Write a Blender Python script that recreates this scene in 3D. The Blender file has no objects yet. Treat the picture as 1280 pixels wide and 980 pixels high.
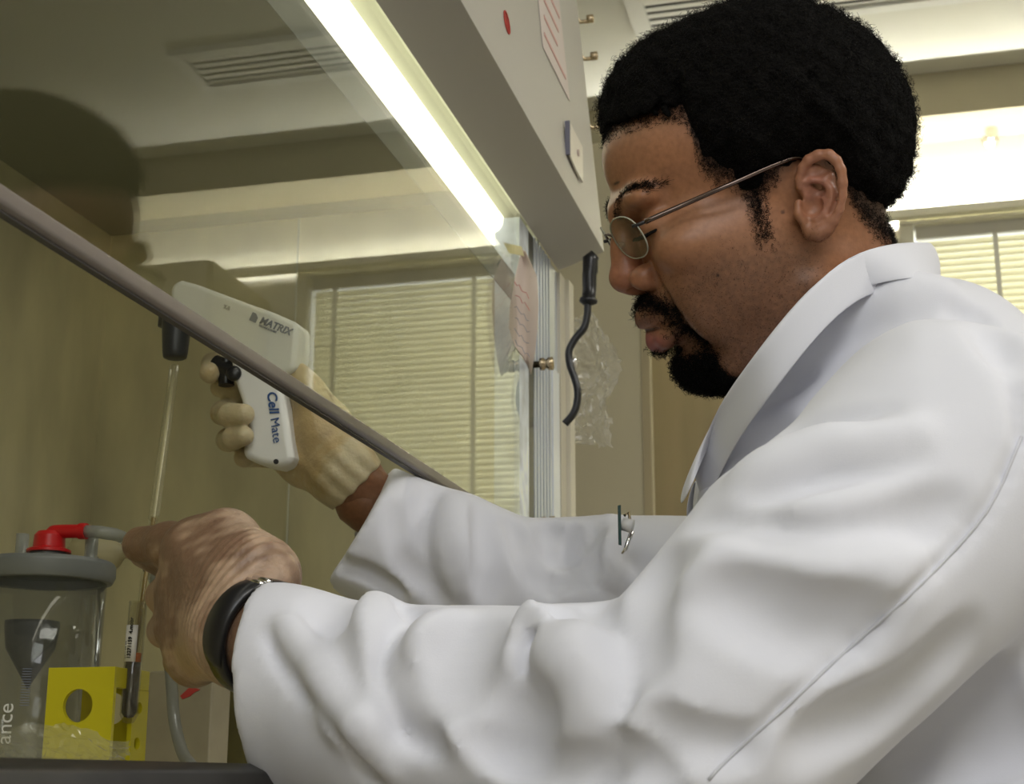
import bpy, math, random
import numpy as np
from mathutils import Vector, Matrix

random.seed(7); RNG = np.random.default_rng(7)
H = 0.80                      # height of the camera above the floor; the numbers below are relative to it
C = bpy.context.scene.collection
scene = bpy.context.scene

# ------------------------------------------------------------------ camera, light, exposure
FPX = 1860.0; YAW = math.radians(14.3); PITCH = math.radians(14.6)
cd = bpy.data.cameras.new('camera'); cam = bpy.data.objects.new('camera', cd); C.objects.link(cam)
cd.sensor_width = 36.0; cd.lens = FPX / 1280 * 36.0; cd.clip_start = 0.02
cam.location = (0, 0, H); cam.rotation_euler = (math.pi/2 + PITCH, 0, YAW)
cd.dof.use_dof = True; cd.dof.focus_distance = 0.98; cd.dof.aperture_fstop = 20.0
scene.camera = cam
scene.view_settings.view_transform = 'Standard'; scene.view_settings.look = 'None'
scene.view_settings.gamma = 1.0; scene.view_settings.use_curve_mapping = False
scene.view_settings.exposure = 0.0
w = bpy.data.worlds.new('world'); scene.world = w; w.use_nodes = True
w.node_tree.nodes['Background'].inputs[0].default_value = (0.9, 0.95, 1.0, 1)
w.node_tree.nodes['Background'].inputs[1].default_value = 5.0

def area_light(name, loc, target, sx, sy, power, col):
    ld = bpy.data.lights.new(name, 'AREA'); ld.shape = 'RECTANGLE'; ld.size = sx; ld.size_y = sy
    ld.energy = power; ld.color = col
    o = bpy.data.objects.new(name, ld); C.objects.link(o); o.location = (loc[0], loc[1], loc[2]+H)
    d = Vector(target) - Vector(loc); o.rotation_euler = d.to_track_quat('-Z', 'Y').to_euler()
    return o
# daylight-white ceiling fittings on the camera's side of the room and over the man, and the photographer's bounced flash
area_light('ceiling_lamp_near', (0.75, -0.35, 1.66), (0.62, -0.2, 0), 1.2, 0.6, 15.0, (1.0, 0.98, 0.96))
area_light('ceiling_lamp_side', (1.7, 1.3, 1.66), (1.55, 1.3, 0), 0.6, 1.2, 22.0, (1.0, 0.97, 0.90))
area_light('bounced_flash', (0.10, -0.45, 0.75), (-0.10, 0.95, 0.25), 0.6, 0.5, 4.6, (0.93, 0.96, 1.0))

# ------------------------------------------------------------------ projecting the photograph's pixels to points in the room
ct, st, cp, sp = math.cos(YAW), math.sin(YAW), math.cos(PITCH), math.sin(PITCH)
def ray(px, py):
    l = px-640; v = 490-py; fh = FPX*cp - v*sp; z = FPX*sp + v*cp
    return np.array((l*ct - fh*st, l*st + fh*ct, z))
def Y(px, py, y): r = ray(px, py); return r*(y/r[1])
def X(px, py, x): r = ray(px, py); return r*(x/r[0])

# ------------------------------------------------------------------ materials
MATS = {}
def mat(name, col, rough=0.5, metal=0.0, noise=0.0, nscale=20.0, bump=0.0, bscale=60.0, spec=0.5, trans=0.0,
        sss=0.0, emit=None, attr=None, stretch=None, coat=0.0, sheen=0.0, bdist=0.002):
    if name in MATS: return MATS[name]
    m = bpy.data.materials.new(name); m.use_nodes = True; MATS[name] = m
    nt = m.node_tree; N = nt.nodes; Lk = nt.links; b = N['Principled BSDF']
    b.inputs['Base Color'].default_value = (*col, 1); b.inputs['Roughness'].default_value = rough
    b.inputs['Metallic'].default_value = metal; b.inputs['Specular IOR Level'].default_value = spec
    b.inputs['Transmission Weight'].default_value = trans; b.inputs['Coat Weight'].default_value = coat
    b.inputs['Sheen Weight'].default_value = sheen
    if sss: b.inputs['Subsurface Weight'].default_value = sss; b.inputs['Subsurface Radius'].default_value = (1.0, 0.4, 0.2); b.inputs['Subsurface Scale'].default_value = 0.006
    if emit: b.inputs['Emission Color'].default_value = (*emit[0], 1); b.inputs['Emission Strength'].default_value = emit[1]
    tc = N.new('ShaderNodeTexCoord'); src = tc.outputs['Object']
    if stretch:
        mp = N.new('ShaderNodeMapping'); mp.inputs['Scale'].default_value = stretch; Lk.new(src, mp.inputs[0]); src = mp.outputs[0]
    base = None
    if attr:
        a = N.new('ShaderNodeAttribute'); a.attribute_name = attr; base = a.outputs['Color']
    if noise:
        n = N.new('ShaderNodeTexNoise'); n.inputs['Scale'].default_value = nscale; n.inputs['Detail'].default_value = 5
        Lk.new(src, n.inputs['Vector'])
        mr = N.new('ShaderNodeMapRange'); mr.inputs['From Min'].default_value = 0.3; mr.inputs['From Max'].default_value = 0.7
        mr.inputs['To Min'].default_value = 1-noise; mr.inputs['To Max'].default_value = 1+noise; Lk.new(n.outputs[0], mr.inputs[0])
        mx = N.new('ShaderNodeVectorMath'); mx.operation = 'SCALE'
        if base: Lk.new(base, mx.inputs[0])
        else: mx.inputs[0].default_value = col
        Lk.new(mr.outputs[0], mx.inputs['Scale']); base = mx.outputs[0]
    if base: Lk.new(base, b.inputs['Base Color'])
    if bump:
        n2 = N.new('ShaderNodeTexNoise'); n2.inputs['Scale'].default_value = bscale; n2.inputs['Detail'].default_value = 4
        Lk.new(src, n2.inputs['Vector']); bp = N.new('ShaderNodeBump'); bp.inputs['Strength'].default_value = bump
        bp.inputs['Distance'].default_value = bdist; Lk.new(n2.outputs[0], bp.inputs['Height']); Lk.new(bp.outputs[0], b.inputs['Normal'])
    return m
def clear_mat(name, tint=(1,1,1), r0=0.06, rough=0.02, haze=0.0, hazecol=(0.8,0.8,0.75)):
    """thin clear pane or film: see-through with reflection that rises towards grazing angles (both faces)"""
    m = bpy.data.materials.new(name); m.use_nodes = True; MATS[name] = m
    nt = m.node_tree; N = nt.nodes; Lk = nt.links; N.remove(N['Principled BSDF']); out = N['Material Output']
    tr = N.new('ShaderNodeBsdfTransparent'); tr.inputs[0].default_value = (*tint, 1)
    gl = N.new('ShaderNodeBsdfGlossy'); gl.inputs['Roughness'].default_value = rough
    ge = N.new('ShaderNodeNewGeometry'); dot = N.new('ShaderNodeVectorMath'); dot.operation = 'DOT_PRODUCT'
    Lk.new(ge.outputs['Incoming'], dot.inputs[0]); Lk.new(ge.outputs['Normal'], dot.inputs[1])
    def mth(op, a, b=None):
        n = N.new('ShaderNodeMath'); n.operation = op
        for i, q in enumerate((a, b)):
            if q is None: continue
            if isinstance(q, (int, float)): n.inputs[i].default_value = q
            else: Lk.new(q, n.inputs[i])
        return n.outputs[0]
    c = mth('ABSOLUTE', dot.outputs['Value']); f = mth('POWER', mth('SUBTRACT', 1.0, c), 5.0)
    fr = mth('ADD', mth('MULTIPLY', f, 1-r0), r0)
    mx = N.new('ShaderNodeMixShader'); Lk.new(fr, mx.inputs[0]); Lk.new(tr.outputs[0], mx.inputs[1]); Lk.new(gl.outputs[0], mx.inputs[2])
    last = mx
    if haze:
        df = N.new('ShaderNodeBsdfDiffuse'); df.inputs[0].default_value = (*hazecol, 1)
        m2 = N.new('ShaderNodeMixShader'); m2.inputs[0].default_value = haze
        Lk.new(mx.outputs[0], m2.inputs[1]); Lk.new(df.outputs[0], m2.inputs[2]); last = m2
    Lk.new(last.outputs[0], out.inputs['Surface'])
    return m

steel = mat('brushed_steel', (0.70, 0.655, 0.46), 0.5, 0.5, noise=0.22, nscale=9, bump=0.15, bscale=40, stretch=(1, 1, 0.35))
steel_dark = mat('dark_steel', (0.05, 0.048, 0.045), 0.4, 0.6, noise=0.2, nscale=15)
alu = mat('extruded_aluminium', (0.62, 0.66, 0.74), 0.3, 0.55, noise=0.1, nscale=6, stretch=(8, 8, 0.6))  # bluish base puts the daylight mirrored by the metal into its colour
chrome = mat('chrome', (0.85, 0.85, 0.86), 0.08, 1.0)
brass = mat('tarnished_brass', (0.55, 0.45, 0.30), 0.25, 1.0)
enamel = mat('grey_enamel', (0.53, 0.51, 0.46), 0.45, 0.0, bump=0.05, bscale=300)
enamel_in = mat('cream_enamel', (0.72, 0.72, 0.58), 0.4)
railm = mat('grey_rail', (0.23, 0.20, 0.18), 0.42, 0.2, noise=0.06, nscale=40)
rail_dark = mat('dark_underside', (0.05, 0.045, 0.045), 0.5)
blackp = mat('black_plastic', (0.012, 0.012, 0.014), 0.3)
greyp = mat('dark_grey_rubber', (0.035, 0.037, 0.042), 0.38)
wallm = mat('painted_wall', (0.84, 0.82, 0.72), 0.8, noise=0.02, nscale=3, bump=0.05, bscale=200)
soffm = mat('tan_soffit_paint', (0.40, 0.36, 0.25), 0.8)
ceilm = mat('ceiling_board', (0.78, 0.77, 0.68), 0.85, noise=0.03, nscale=4, bump=0.1, bscale=150)
floorm = mat('vinyl_floor', (0.45, 0.42, 0.36), 0.5, noise=0.1, nscale=8)
slatm = mat('cream_blind_slat', (0.78, 0.74, 0.56), 0.6, emit=None)
whitep = mat('white_plastic', (0.80, 0.80, 0.80), 0.32, sss=0.0)
offwhite = mat('offwhite_plastic', (0.62, 0.60, 0.52), 0.5)
coatm = mat('white_cotton', (0.765, 0.775, 0.84), 0.85, bump=0.12, bscale=1400, sheen=0.15, bdist=0.0006)
skinm = mat('skin', (0.3, 0.15, 0.08), 0.40, attr='tint', noise=0.12, nscale=260, bump=0.14, bscale=700, bdist=0.0008, spec=0.42, sss=0.06)
hairm = mat('black_hair', (0.004, 0.0035, 0.003), 0.6, spec=0.12)
hairb = mat('black_hair_mass', (0.004, 0.0035, 0.003), 0.9, bump=1.0, bscale=420, spec=0.1, bdist=0.004)
glovem = mat('latex_glove', (0.50, 0.36, 0.235), 0.42, noise=0.13, nscale=55, bump=0.6, bscale=300, sss=0.12, attr='tint', bdist=0.0012)
redp = mat('red_plastic', (0.55, 0.012, 0.015), 0.35)
lidm = mat('grey_lid_plastic', (0.17, 0.18, 0.18), 0.4)
yellow = mat('yellow_acrylic', (0.62, 0.55, 0.015), 0.35, sss=0.0)
paperm = mat('pinkish_paper', (0.72, 0.60, 0.52), 0.8)
labelm = mat('white_paper_label', (0.75, 0.73, 0.70), 0.7)
inkred = mat('red_ink', (0.50, 0.05, 0.04), 0.7)
inkpink = mat('pink_ink', (0.70, 0.42, 0.38), 0.8)
inkblue = mat('blue_ink', (0.03, 0.09, 0.28), 0.5)
inkgrey = mat('grey_ink', (0.18, 0.20, 0.28), 0.5)
inkblack = mat('black_ink', (0.02, 0.02, 0.02), 0.6)
inkwhite = mat('white_ink', (0.8, 0.8, 0.8), 0.5)
tapem = mat('yellow_tape', (0.62, 0.55, 0.30), 0.6)
cardm = mat('beige_carton', (0.36, 0.32, 0.23), 0.7, noise=0.12, nscale=20)
olivem = mat('olive_carton', (0.13, 0.115, 0.04), 0.6, noise=0.1, nscale=40)
glass = clear_mat('sash_glass', (0.95, 0.96, 0.92), 0.062, 0.0)
clearp = clear_mat('clear_plastic', (0.84, 0.85, 0.86), 0.05, 0.06, haze=0.05, hazecol=(0.5, 0.52, 0.52))
filmm = clear_mat('plastic_film', (0.93, 0.93, 0.92), 0.07, 0.10, haze=0.10)
lensm = clear_mat('spectacle_lens', (0.90, 0.90, 0.86), 0.045, 0.0)
tubeg = clear_mat('tube_glass', (0.95, 0.94, 0.88), 0.06, 0.03, haze=0.03)
blood = mat('dark_blood', (0.012, 0.004, 0.008), 0.12)
amber = mat('amber_fluid', (0.65, 0.14, 0.01), 0.15)
lampm = mat('lit_tube', (0.9, 0.9, 0.85), 0.5, emit=((1.0, 0.97, 0.82), 3.6))

# ------------------------------------------------------------------ mesh helpers
def link(name, me, m, parent=None):
    o = bpy.data.objects.new(name, me); C.objects.link(o)
    if m is not None: me.materials.append(m)
    if parent is not None: o.parent = parent
    return o
def wloc(o):
    v = Vector((0, 0, 0))
    while o is not None: v += o.location; o = o.parent
    return v
def mk(name, V, Fc, m, parent=None, smooth=False, attrs=None, own=True):
    """V in camera-based coordinates; lifted by H; the origin of a top-level mesh sits at its base"""
    V = np.asarray(V, dtype=np.float64).copy(); V[:, 2] += H
    loc = Vector((0, 0, 0))
    if parent is not None: V -= np.array(wloc(parent))
    elif own:
        mn, mx = V.min(0), V.max(0); loc = Vector(((mn[0]+mx[0])/2, (mn[1]+mx[1])/2, mn[2])); V -= np.array(loc)
    me = bpy.data.meshes.new(name)
    if isinstance(Fc, np.ndarray):
        n, k = Fc.shape
        me.vertices.add(len(V)); me.vertices.foreach_set('co', V.astype(np.float32).ravel())
        me.loops.add(n*k); me.loops.foreach_set('vertex_index', Fc.astype(np.int32).ravel())
        me.polygons.add(n); me.polygons.foreach_set('loop_start', np.arange(0, n*k, k, dtype=np.int32))
        me.polygons.foreach_set('loop_total', np.full(n, k, dtype=np.int32)); me.update(calc_edges=True)
    else:
        me.from_pydata([tuple(v) for v in V], [], [tuple(int(i) for i in f) for f in Fc]); me.update()
    if smooth: me.polygons.foreach_set('use_smooth', np.ones(len(me.polygons), dtype=bool))
    if attrs is not None:
        ca = me.color_attributes.new('tint', 'FLOAT_COLOR', 'POINT')
        ca.data.foreach_set('color', np.hstack([attrs, np.ones((len(attrs), 1))]).astype(np.float32).ravel())
    o = link(name, me, m, parent); o.location = loc
    return o
class MB:
    def __init__(s): s.V = []; s.F = []
    def add(s, V, F):
        b = len(s.V); s.V += [tuple(map(float, v)) for v in V]; s.F += [tuple(i+b for i in f) for f in F]; return s
    def box(s, a, b):
        x0, y0, z0 = a; x1, y1, z1 = b
        return s.add([(x0,y0,z0),(x1,y0,z0),(x1,y1,z0),(x0,y1,z0),(x0,y0,z1),(x1,y0,z1),(x1,y1,z1),(x0,y1,z1)],
                     [(0,3,2,1),(4,5,6,7),(0,1,5,4),(1,2,6,5),(2,3,7,6),(3,0,4,7)])
    def prism(s, poly, ax, a, b):
        """poly of 2D points; extruded along axis ax from a to b"""
        n = len(poly); V = []
        for t in (a, b):
            for (u, v) in poly:
                V.append({'x': (t, u, v), 'y': (u, t, v), 'z': (u, v, t)}[ax])
        return s.add(V, [tuple(range(n))[::-1], tuple(range(n, 2*n))] + [(i, (i+1) % n, n+(i+1) % n, n+i) for i in range(n)])
    def slab(s, pts, off):
        """closed loop of 3D points extruded by the vector off"""
        n = len(pts); P = [np.array(p, float) for p in pts]; o = np.array(off, float)
        return s.add(P + [p+o for p in P], [tuple(range(n))[::-1], tuple(range(n, 2*n))] + [(i, (i+1) % n, n+(i+1) % n, n+i) for i in range(n)])
    def tube(s, pts, r, n=10, cap=True):
        P = [np.array(p, float) for p in pts]; R = [r]*len(P) if np.isscalar(r) else list(r)
        b = len(s.V); up = None
        for i, p in enumerate(P):
            t = P[min(i+1, len(P)-1)] - P[max(i-1, 0)]; t = t/(np.linalg.norm(t)+1e-12)
            if up is None: up = np.array((0, 0, 1.0)) if abs(t[2]) < .9 else np.array((1.0, 0, 0))
            a = np.cross(t, up); a /= np.linalg.norm(a)+1e-12; c = np.cross(a, t); up = c
            for k in range(n):
                q = 2*math.pi*k/n; s.V.append(tuple(p + R[i]*(a*math.cos(q) + c*math.sin(q))))
        for i in range(len(P)-1):
            for k in range(n):
                k2 = (k+1) % n; s.F.append((b+i*n+k, b+i*n+k2, b+(i+1)*n+k2, b+(i+1)*n+k))
        if cap: s.F.append(tuple(b+k for k in range(n))[::-1]); s.F.append(tuple(b+(len(P)-1)*n+k for k in range(n)))
        return s
    def lathe(s, prof, c, n=40, axis=None):
        """prof: (radius, height) pairs, around the axis through c"""
        b = len(s.V); ax = np.array(axis if axis is not None else (0, 0, 1.0), float); ax /= np.linalg.norm(ax)
        u = np.cross(ax, (0, 1, 0) if abs(ax[1]) < .9 else (1, 0, 0)); u /= np.linalg.norm(u); v = np.cross(ax, u); c = np.array(c, float)
        for (r, h) in prof:
            for k in range(n):
                q = 2*math.pi*k/n; s.V.append(tuple(c + ax*h + r*(u*math.cos(q)+v*math.sin(q))))
        for i in range(len(prof)-1):
            for k in range(n):
                k2 = (k+1) % n; s.F.append((b+i*n+k, b+i*n+k2, b+(i+1)*n+k2, b+(i+1)*n+k))
        if prof[0][0] > 1e-6: s.F.append(tuple(b+k for k in range(n))[::-1])
        if prof[-1][0] > 1e-6: s.F.append(tuple(b+(len(prof)-1)*n+k for k in range(n)))
        return s
    def build(s, name, m, parent=None, smooth=False, bevel=0, sub=0, own=True, seg=2):
        o = mk(name, np.array(s.V), s.F, m, parent, smooth, own=own)
        if bevel:
            md = o.modifiers.new('bevel', 'BEVEL'); md.width = bevel; md.segments = seg; md.limit_method = 'ANGLE'; md.angle_limit = 0.6
            for p in o.data.polygons: p.use_smooth = True
            if bpy.app.version >= (4, 1): 
                m3 = o.modifiers.new('wn', 'WEIGHTED_NORMAL')
        if sub: md = o.modifiers.new('sub', 'SUBSURF'); md.levels = sub; md.render_levels = sub
        return o
def tag(o, label=None, cat=None, group=None, kind=None):
    if label: o['label'] = label
    if cat: o['category'] = cat
    if group: o['group'] = group
    if kind: o['kind'] = kind
    return o
def empty(name, loc, label, cat, group=None):
    o = bpy.data.objects.new(name, None); C.objects.link(o); o.location = (loc[0], loc[1], loc[2]+H); o.empty_display_size = .02
    return tag(o, label, cat, group)
def text(name, s, size, m, parent, origin, xdir, ydir, depth=0.0003, shear=0.0, bold=0.0):
    """flat lettering laid on a surface: origin is the lower left corner"""
    cu = bpy.data.curves.new(name, 'FONT'); cu.body = s; cu.size = size; cu.extrude = depth; cu.shear = shear; cu.offset = bold
    tmp = bpy.data.objects.new('tmp', cu); C.objects.link(tmp)
    dg = bpy.context.evaluated_depsgraph_get(); me = bpy.data.meshes.new_from_object(tmp.evaluated_get(dg))
    x = Vector(xdir).normalized(); y = Vector(ydir).normalized(); z = x.cross(y)
    o0 = Vector(origin)
    V = np.array([tuple(o0 + x*v.co.x + y*v.co.y + z*v.co.z) for v in me.vertices]); F = [tuple(p.vertices) for p in me.polygons]
    bpy.data.objects.remove(tmp)
    return mk(name, V, F, m, parent)

# ------------------------------------------------------------------ sculpting on a distance grid
class Field:
    def __init__(s, lo, hi, h):
        s.lo = np.array(lo, float); s.h = h; s.n = np.ceil((np.array(hi)-s.lo)/h).astype(int)+1
        s.D = np.full(s.n, 10.0*max(s.n)*h, dtype=np.float32)
    def sub(s, lo, hi):
        a = np.clip(np.floor((np.array(lo)-s.lo)/s.h).astype(int), 0, s.n); b = np.clip(np.ceil((np.array(hi)-s.lo)/s.h).astype(int)+1, 0, s.n)
        if (b <= a).any(): return None
        sl = tuple(slice(a[i], b[i]) for i in range(3))
        ax = [(s.lo[i] + s.h*np.arange(a[i], b[i])).astype(np.float32) for i in range(3)]
        return sl, ax[0][:, None, None], ax[1][None, :, None], ax[2][None, None, :]
    def comb(s, sl, d, k, op):
        D = s.D[sl]
        if op == 'u':
            if k: hh = np.clip(0.5+0.5*(D-d)/k, 0, 1); s.D[sl] = D*(1-hh)+d*hh-k*hh*(1-hh)
            else: s.D[sl] = np.minimum(D, d)
        else:
            if k: hh = np.clip(0.5-0.5*(D+d)/k, 0, 1); s.D[sl] = D*(1-hh)-d*hh+k*hh*(1-hh)
            else: s.D[sl] = np.maximum(D, -d)
    def ell(s, c, r, k=0.0, op='u', R=None, pad=None):
        c = np.array(c, float); r = np.array(r, float); m = r.max()+2*k+3*s.h if pad is None else pad
        q = s.sub(c-m, c+m) if R is not None else s.sub(c-r-2*k-3*s.h, c+r+2*k+3*s.h)
        if q is None: return s
        sl, x, y, z = q; x = x-c[0]; y = y-c[1]; z = z-c[2]
        if R is not None:
            R = np.array(R); a = R[0][0]*x+R[0][1]*y+R[0][2]*z; b = R[1][0]*x+R[1][1]*y+R[1][2]*z; e = R[2][0]*x+R[2][1]*y+R[2][2]*z
        else: a, b, e = x, y, z
        k0 = np.sqrt((a/r[0])**2+(b/r[1])**2+(e/r[2])**2); k1 = np.sqrt((a/r[0]**2)**2+(b/r[1]**2)**2+(e/r[2]**2)**2)+1e-9
        s.comb(sl, (k0*(k0-1)/k1).astype(np.float32), k, op); return s
    def cap(s, p, q, r0, r1=None, k=0.0, op='u'):
        r1 = r0 if r1 is None else r1; p = np.array(p, float); q = np.array(q, float); m = max(r0, r1)+2*k+3*s.h
        g = s.sub(np.minimum(p, q)-m, np.maximum(p, q)+m)
        if g is None: return s
        sl, x, y, z = g; v = q-p; L2 = (v*v).sum()+1e-12
        x = x-p[0]; y = y-p[1]; z = z-p[2]
        t = np.clip((x*v[0]+y*v[1]+z*v[2])/L2, 0, 1)
        d = np.sqrt((x-t*v[0])**2+(y-t*v[1])**2+(z-t*v[2])**2)-(r0+(r1-r0)*t)
        s.comb(sl, d.astype(np.float32), k, op); return s
    def chain(s, pts, k=0.0, op='u', kj=None):
        """pts: (x, y, z, r) joints"""
        for a, b in zip(pts[:-1], pts[1:]): s.cap(a[:3], b[:3], a[3], b[3], k, op)
        return s
    def cut(s, p, n, lo, hi, k=0.0):
        """remove what lies on the side of the plane that n points to, within a box"""
        q = s.sub(lo, hi)
        sl, x, y, z = q; n = np.array(n, float); n /= np.linalg.norm(n)
        d = (x-p[0])*n[0]+(y-p[1])*n[1]+(z-p[2])*n[2]; D = s.D[sl]
        if k: hh = np.clip(0.5-0.5*(D-d)/k, 0, 1); s.D[sl] = D*(1-hh)+d*hh+k*hh*(1-hh)
        else: s.D[sl] = np.maximum(D, d)
        return s
    def at(s, P):
        q = (np.asarray(P)-s.lo)/s.h; q = np.clip(q, 0, s.n-1.001); i = q.astype(int); f = q-i
        v = 0
        for a in (0, 1):
            for b in (0, 1):
                for c in (0, 1):
                    wgt = (f[..., 0] if a else 1-f[..., 0])*(f[..., 1] if b else 1-f[..., 1])*(f[..., 2] if c else 1-f[..., 2])
                    v = v+wgt*s.D[i[..., 0]+a, i[..., 1]+b, i[..., 2]+c]
        return v
    def mesh(s):
        D = s.D; I = D < 0
        cnt = np.zeros(np.array(D.shape)-1, dtype=np.int8)
        for a in (0, 1):
            for b in (0, 1):
                for c in (0, 1): cnt += I[a:D.shape[0]-1+a, b:D.shape[1]-1+b, c:D.shape[2]-1+c]
        act = np.argwhere((cnt > 0) & (cnt < 8)); idx = np.full(cnt.shape, -1, dtype=np.int32); idx[tuple(act.T)] = np.arange(len(act))
        acc = np.zeros((len(act), 3)); num = np.zeros(len(act))
        cor = [(a, b, c) for a in (0, 1) for b in (0, 1) for c in (0, 1)]; val = {q: D[act[:, 0]+q[0], act[:, 1]+q[1], act[:, 2]+q[2]].astype(float) for q in cor}
        for q in cor:
            for ax in range(3):
                if q[ax]: continue
                q2 = tuple(1 if i == ax else q[i] for i in range(3)); v0, v1 = val[q], val[q2]; cr = (v0 < 0) != (v1 < 0)
                t = np.where(cr, v0/np.where(cr, v0-v1, 1), 0); P = np.tile(np.array(q, float), (len(act), 1)); P[:, ax] += t
                acc += P*cr[:, None]; num += cr
        V = s.lo + s.h*(act + acc/num[:, None]); Fs = []
        for ax in range(3):
            o1, o2 = [i for i in range(3) if i != ax]
            a0 = I[tuple(slice(0, -1) if i == ax else slice(1, -1) for i in range(3))]; a1 = I[tuple(slice(1, None) if i == ax else slice(1, -1) for i in range(3))]
            for flip in (0, 1):
                e = np.argwhere((a0 & ~a1) if not flip else (~a0 & a1))
                if not len(e): continue
                e[:, o1] += 1; e[:, o2] += 1
                def cell(d1, d2):
                    c = e.copy(); c[:, o1] += d1; c[:, o2] += d2; return idx[c[:, 0], c[:, 1], c[:, 2]]
                q = np.stack([cell(-1, -1), cell(0, -1), cell(0, 0), cell(-1, 0)], 1)
                if (ax == 1) != bool(flip): q = q[:, ::-1]
                Fs.append(q[(q >= 0).all(1)])
        return V, np.vstack(Fs)
    def normal(s, P):
        e = s.h*1.0; P = np.asarray(P, float); g = np.stack([s.at(P+np.eye(3)[i]*e)-s.at(P-np.eye(3)[i]*e) for i in range(3)], -1)
        return g/(np.linalg.norm(g, axis=-1, keepdims=True)+1e-9)
def smooth_verts(V, Fc, it=1, lam=0.5):
    n = len(V)
    for _ in range(it):
        acc = np.zeros_like(V); cn = np.zeros(n)
        for k in range(4):
            a = Fc[:, k]; b = Fc[:, (k+1) % 4]
            for j in range(3): acc[:, j] += np.bincount(a, V[b, j], n) + np.bincount(b, V[a, j], n)
            cn += np.bincount(a, minlength=n) + np.bincount(b, minlength=n)
        V = V*(1-lam) + lam*acc/np.maximum(cn, 1)[:, None]
    return V
def vnoise(P, sc, seed=0):
    """cheap smooth noise, sum of rotated sines"""
    r = np.random.default_rng(seed); v = 0
    for i in range(7):
        d = r.normal(size=3); d *= sc*(0.6+0.9*r.random())/np.linalg.norm(d); v = v+np.sin(P@d + r.random()*6.28)
    return v/7

# ================================================================== THE ROOM
XS = -0.372; YE = 1.62         # plane of the sash glass; far end of the cabinet
def S(o, **k): return tag(o, kind='structure', **k)
RX0, RX1, RY0, RY1, RZ0, RZ1 = -1.7, 3.0, -1.6, 3.70, -H, 1.70
S(MB().box((RX0, RY0, RZ0-.05), (RX1, RY1, RZ0)).build('floor', floorm))
S(MB().box((RX0, RY0, RZ1), (RX1, RY1, RZ1+.06)).build('ceiling', ceilm))
S(MB().box((RX0-.1, RY0, RZ0), (RX0, RY1, RZ1)).build('wall_left', wallm))
S(MB().box((RX1, RY0, RZ0), (RX1+.1, RY1, RZ1)).build('wall_right', wallm))
S(MB().box((RX0, RY0-.1, RZ0), (RX1, RY0, RZ1)).build('wall_near', wallm))
WX0, WX1, WZ0, WZ1 = 0.11, 0.78, 0.10, 1.36     # the window opening
wl = MB(); wl.box((RX0, RY1, RZ0), (WX0, RY1+.12, RZ1)); wl.box((WX1, RY1, RZ0), (RX1, RY1+.12, RZ1))
wl.box((WX0, RY1, RZ0), (WX1, RY1+.12, WZ0)); wl.box((WX0, RY1, WZ1), (WX1, RY1+.12, RZ1))
S(wl.build('wall_far', wallm))
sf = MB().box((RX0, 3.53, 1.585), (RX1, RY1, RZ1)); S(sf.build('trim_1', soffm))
wf = bpy.data.objects.new('window_1', None); C.objects.link(wf); wf.location = ((WX0+WX1)/2, RY1, WZ0+H); tag(wf, kind='structure')
fr = MB(); t = .035
fr.box((WX0-t, RY1-.02, WZ1), (WX1+t, RY1, WZ1+t)); fr.box((WX0-t, RY1-.02, WZ0-t), (WX1+t, RY1, WZ0))
fr.box((WX0-t, RY1-.02, WZ0), (WX0, RY1, WZ1)); fr.box((WX1, RY1-.02, WZ0), (WX1+t, RY1, WZ1))
fr.build('window_frame', mat('cream_trim_paint', (0.80, 0.77, 0.62), 0.5), wf, bevel=.003)
MB().box((WX0, RY1+.08, WZ0), (WX1, RY1+.086, WZ1)).build('pane', clear_mat('window_glass'), wf)
# added valance with an unseen tube, put in to brighten the wall above
vb = empty('added_valance', ((WX0+WX1)/2, 3.66, 1.372), 'added cream valance box over the window blinds, hiding a tube that brightens the wall', 'valance')
MB().prism([(3.648, 1.372), (3.678, 1.372), (3.678, 1.376), (3.652, 1.376), (3.652, 1.392), (3.648, 1.392)], 'x', WX0-.9, WX1+.9).build('added_valance_board', mat('cream_board', (0.75, 0.73, 0.60), 0.5), vb)
MB().tube([(WX0-.85, 3.664, 1.384), (WX1+.85, 3.664, 1.384)], .006, 12).build('lamp_tube', mat('added_wall_wash', (1, 1, 1), .5, emit=((1, 0.99, 0.92), 110.0)), vb)  # hidden glowing tube, added only to brighten wall and soffit underside
bl = empty('window_blind', ((WX0+WX1)/2, 3.72, WZ0), 'cream horizontal blind drawn shut in the window of the far wall', 'blind')
MB().box((WX0+.005, 3.705, WZ1-.03), (WX1-.005, 3.735, WZ1)).build('headrail', offwhite, bl)
n = int((WZ1-.03-WZ0)/.018); slat_mesh = None
slt = mat('lit_blind_slat', (0.86, 0.83, 0.69), 0.6)
b_ = slt.node_tree; tl = b_.nodes.new('ShaderNodeBsdfTranslucent'); tl.inputs[0].default_value = (0.84, 0.81, 0.64, 1)
mx = b_.nodes.new('ShaderNodeMixShader'); mx.inputs[0].default_value = .5; b_.links.new(b_.nodes['Principled BSDF'].outputs[0], mx.inputs[1]); b_.links.new(tl.outputs[0], mx.inputs[2]); b_.links.new(mx.outputs[0], b_.nodes['Material Output'].inputs[0])
for i in range(n):
    z = WZ0+.01+i*.018
    if slat_mesh is None:
        o = MB().prism([(3.714, z-.010), (3.716, z-.010), (3.7205, z+.001), (3.726, z+.0105), (3.724, z+.0105), (3.7185, z+.001)], 'x', WX0+.008, WX1-.008).build('slat', slt, bl); slat_mesh = o
    else:
        c = slat_mesh.copy(); C.objects.link(c); c.location.z = i*.018
for xx in (.307, .71):
    MB().box((xx-.006, 3.7085, WZ0+.01), (xx+.006, 3.7095, WZ1-.03)).build('ladder_tape', mat('white_tape', (0.85, 0.85, 0.78), 0.6), bl)
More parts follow.
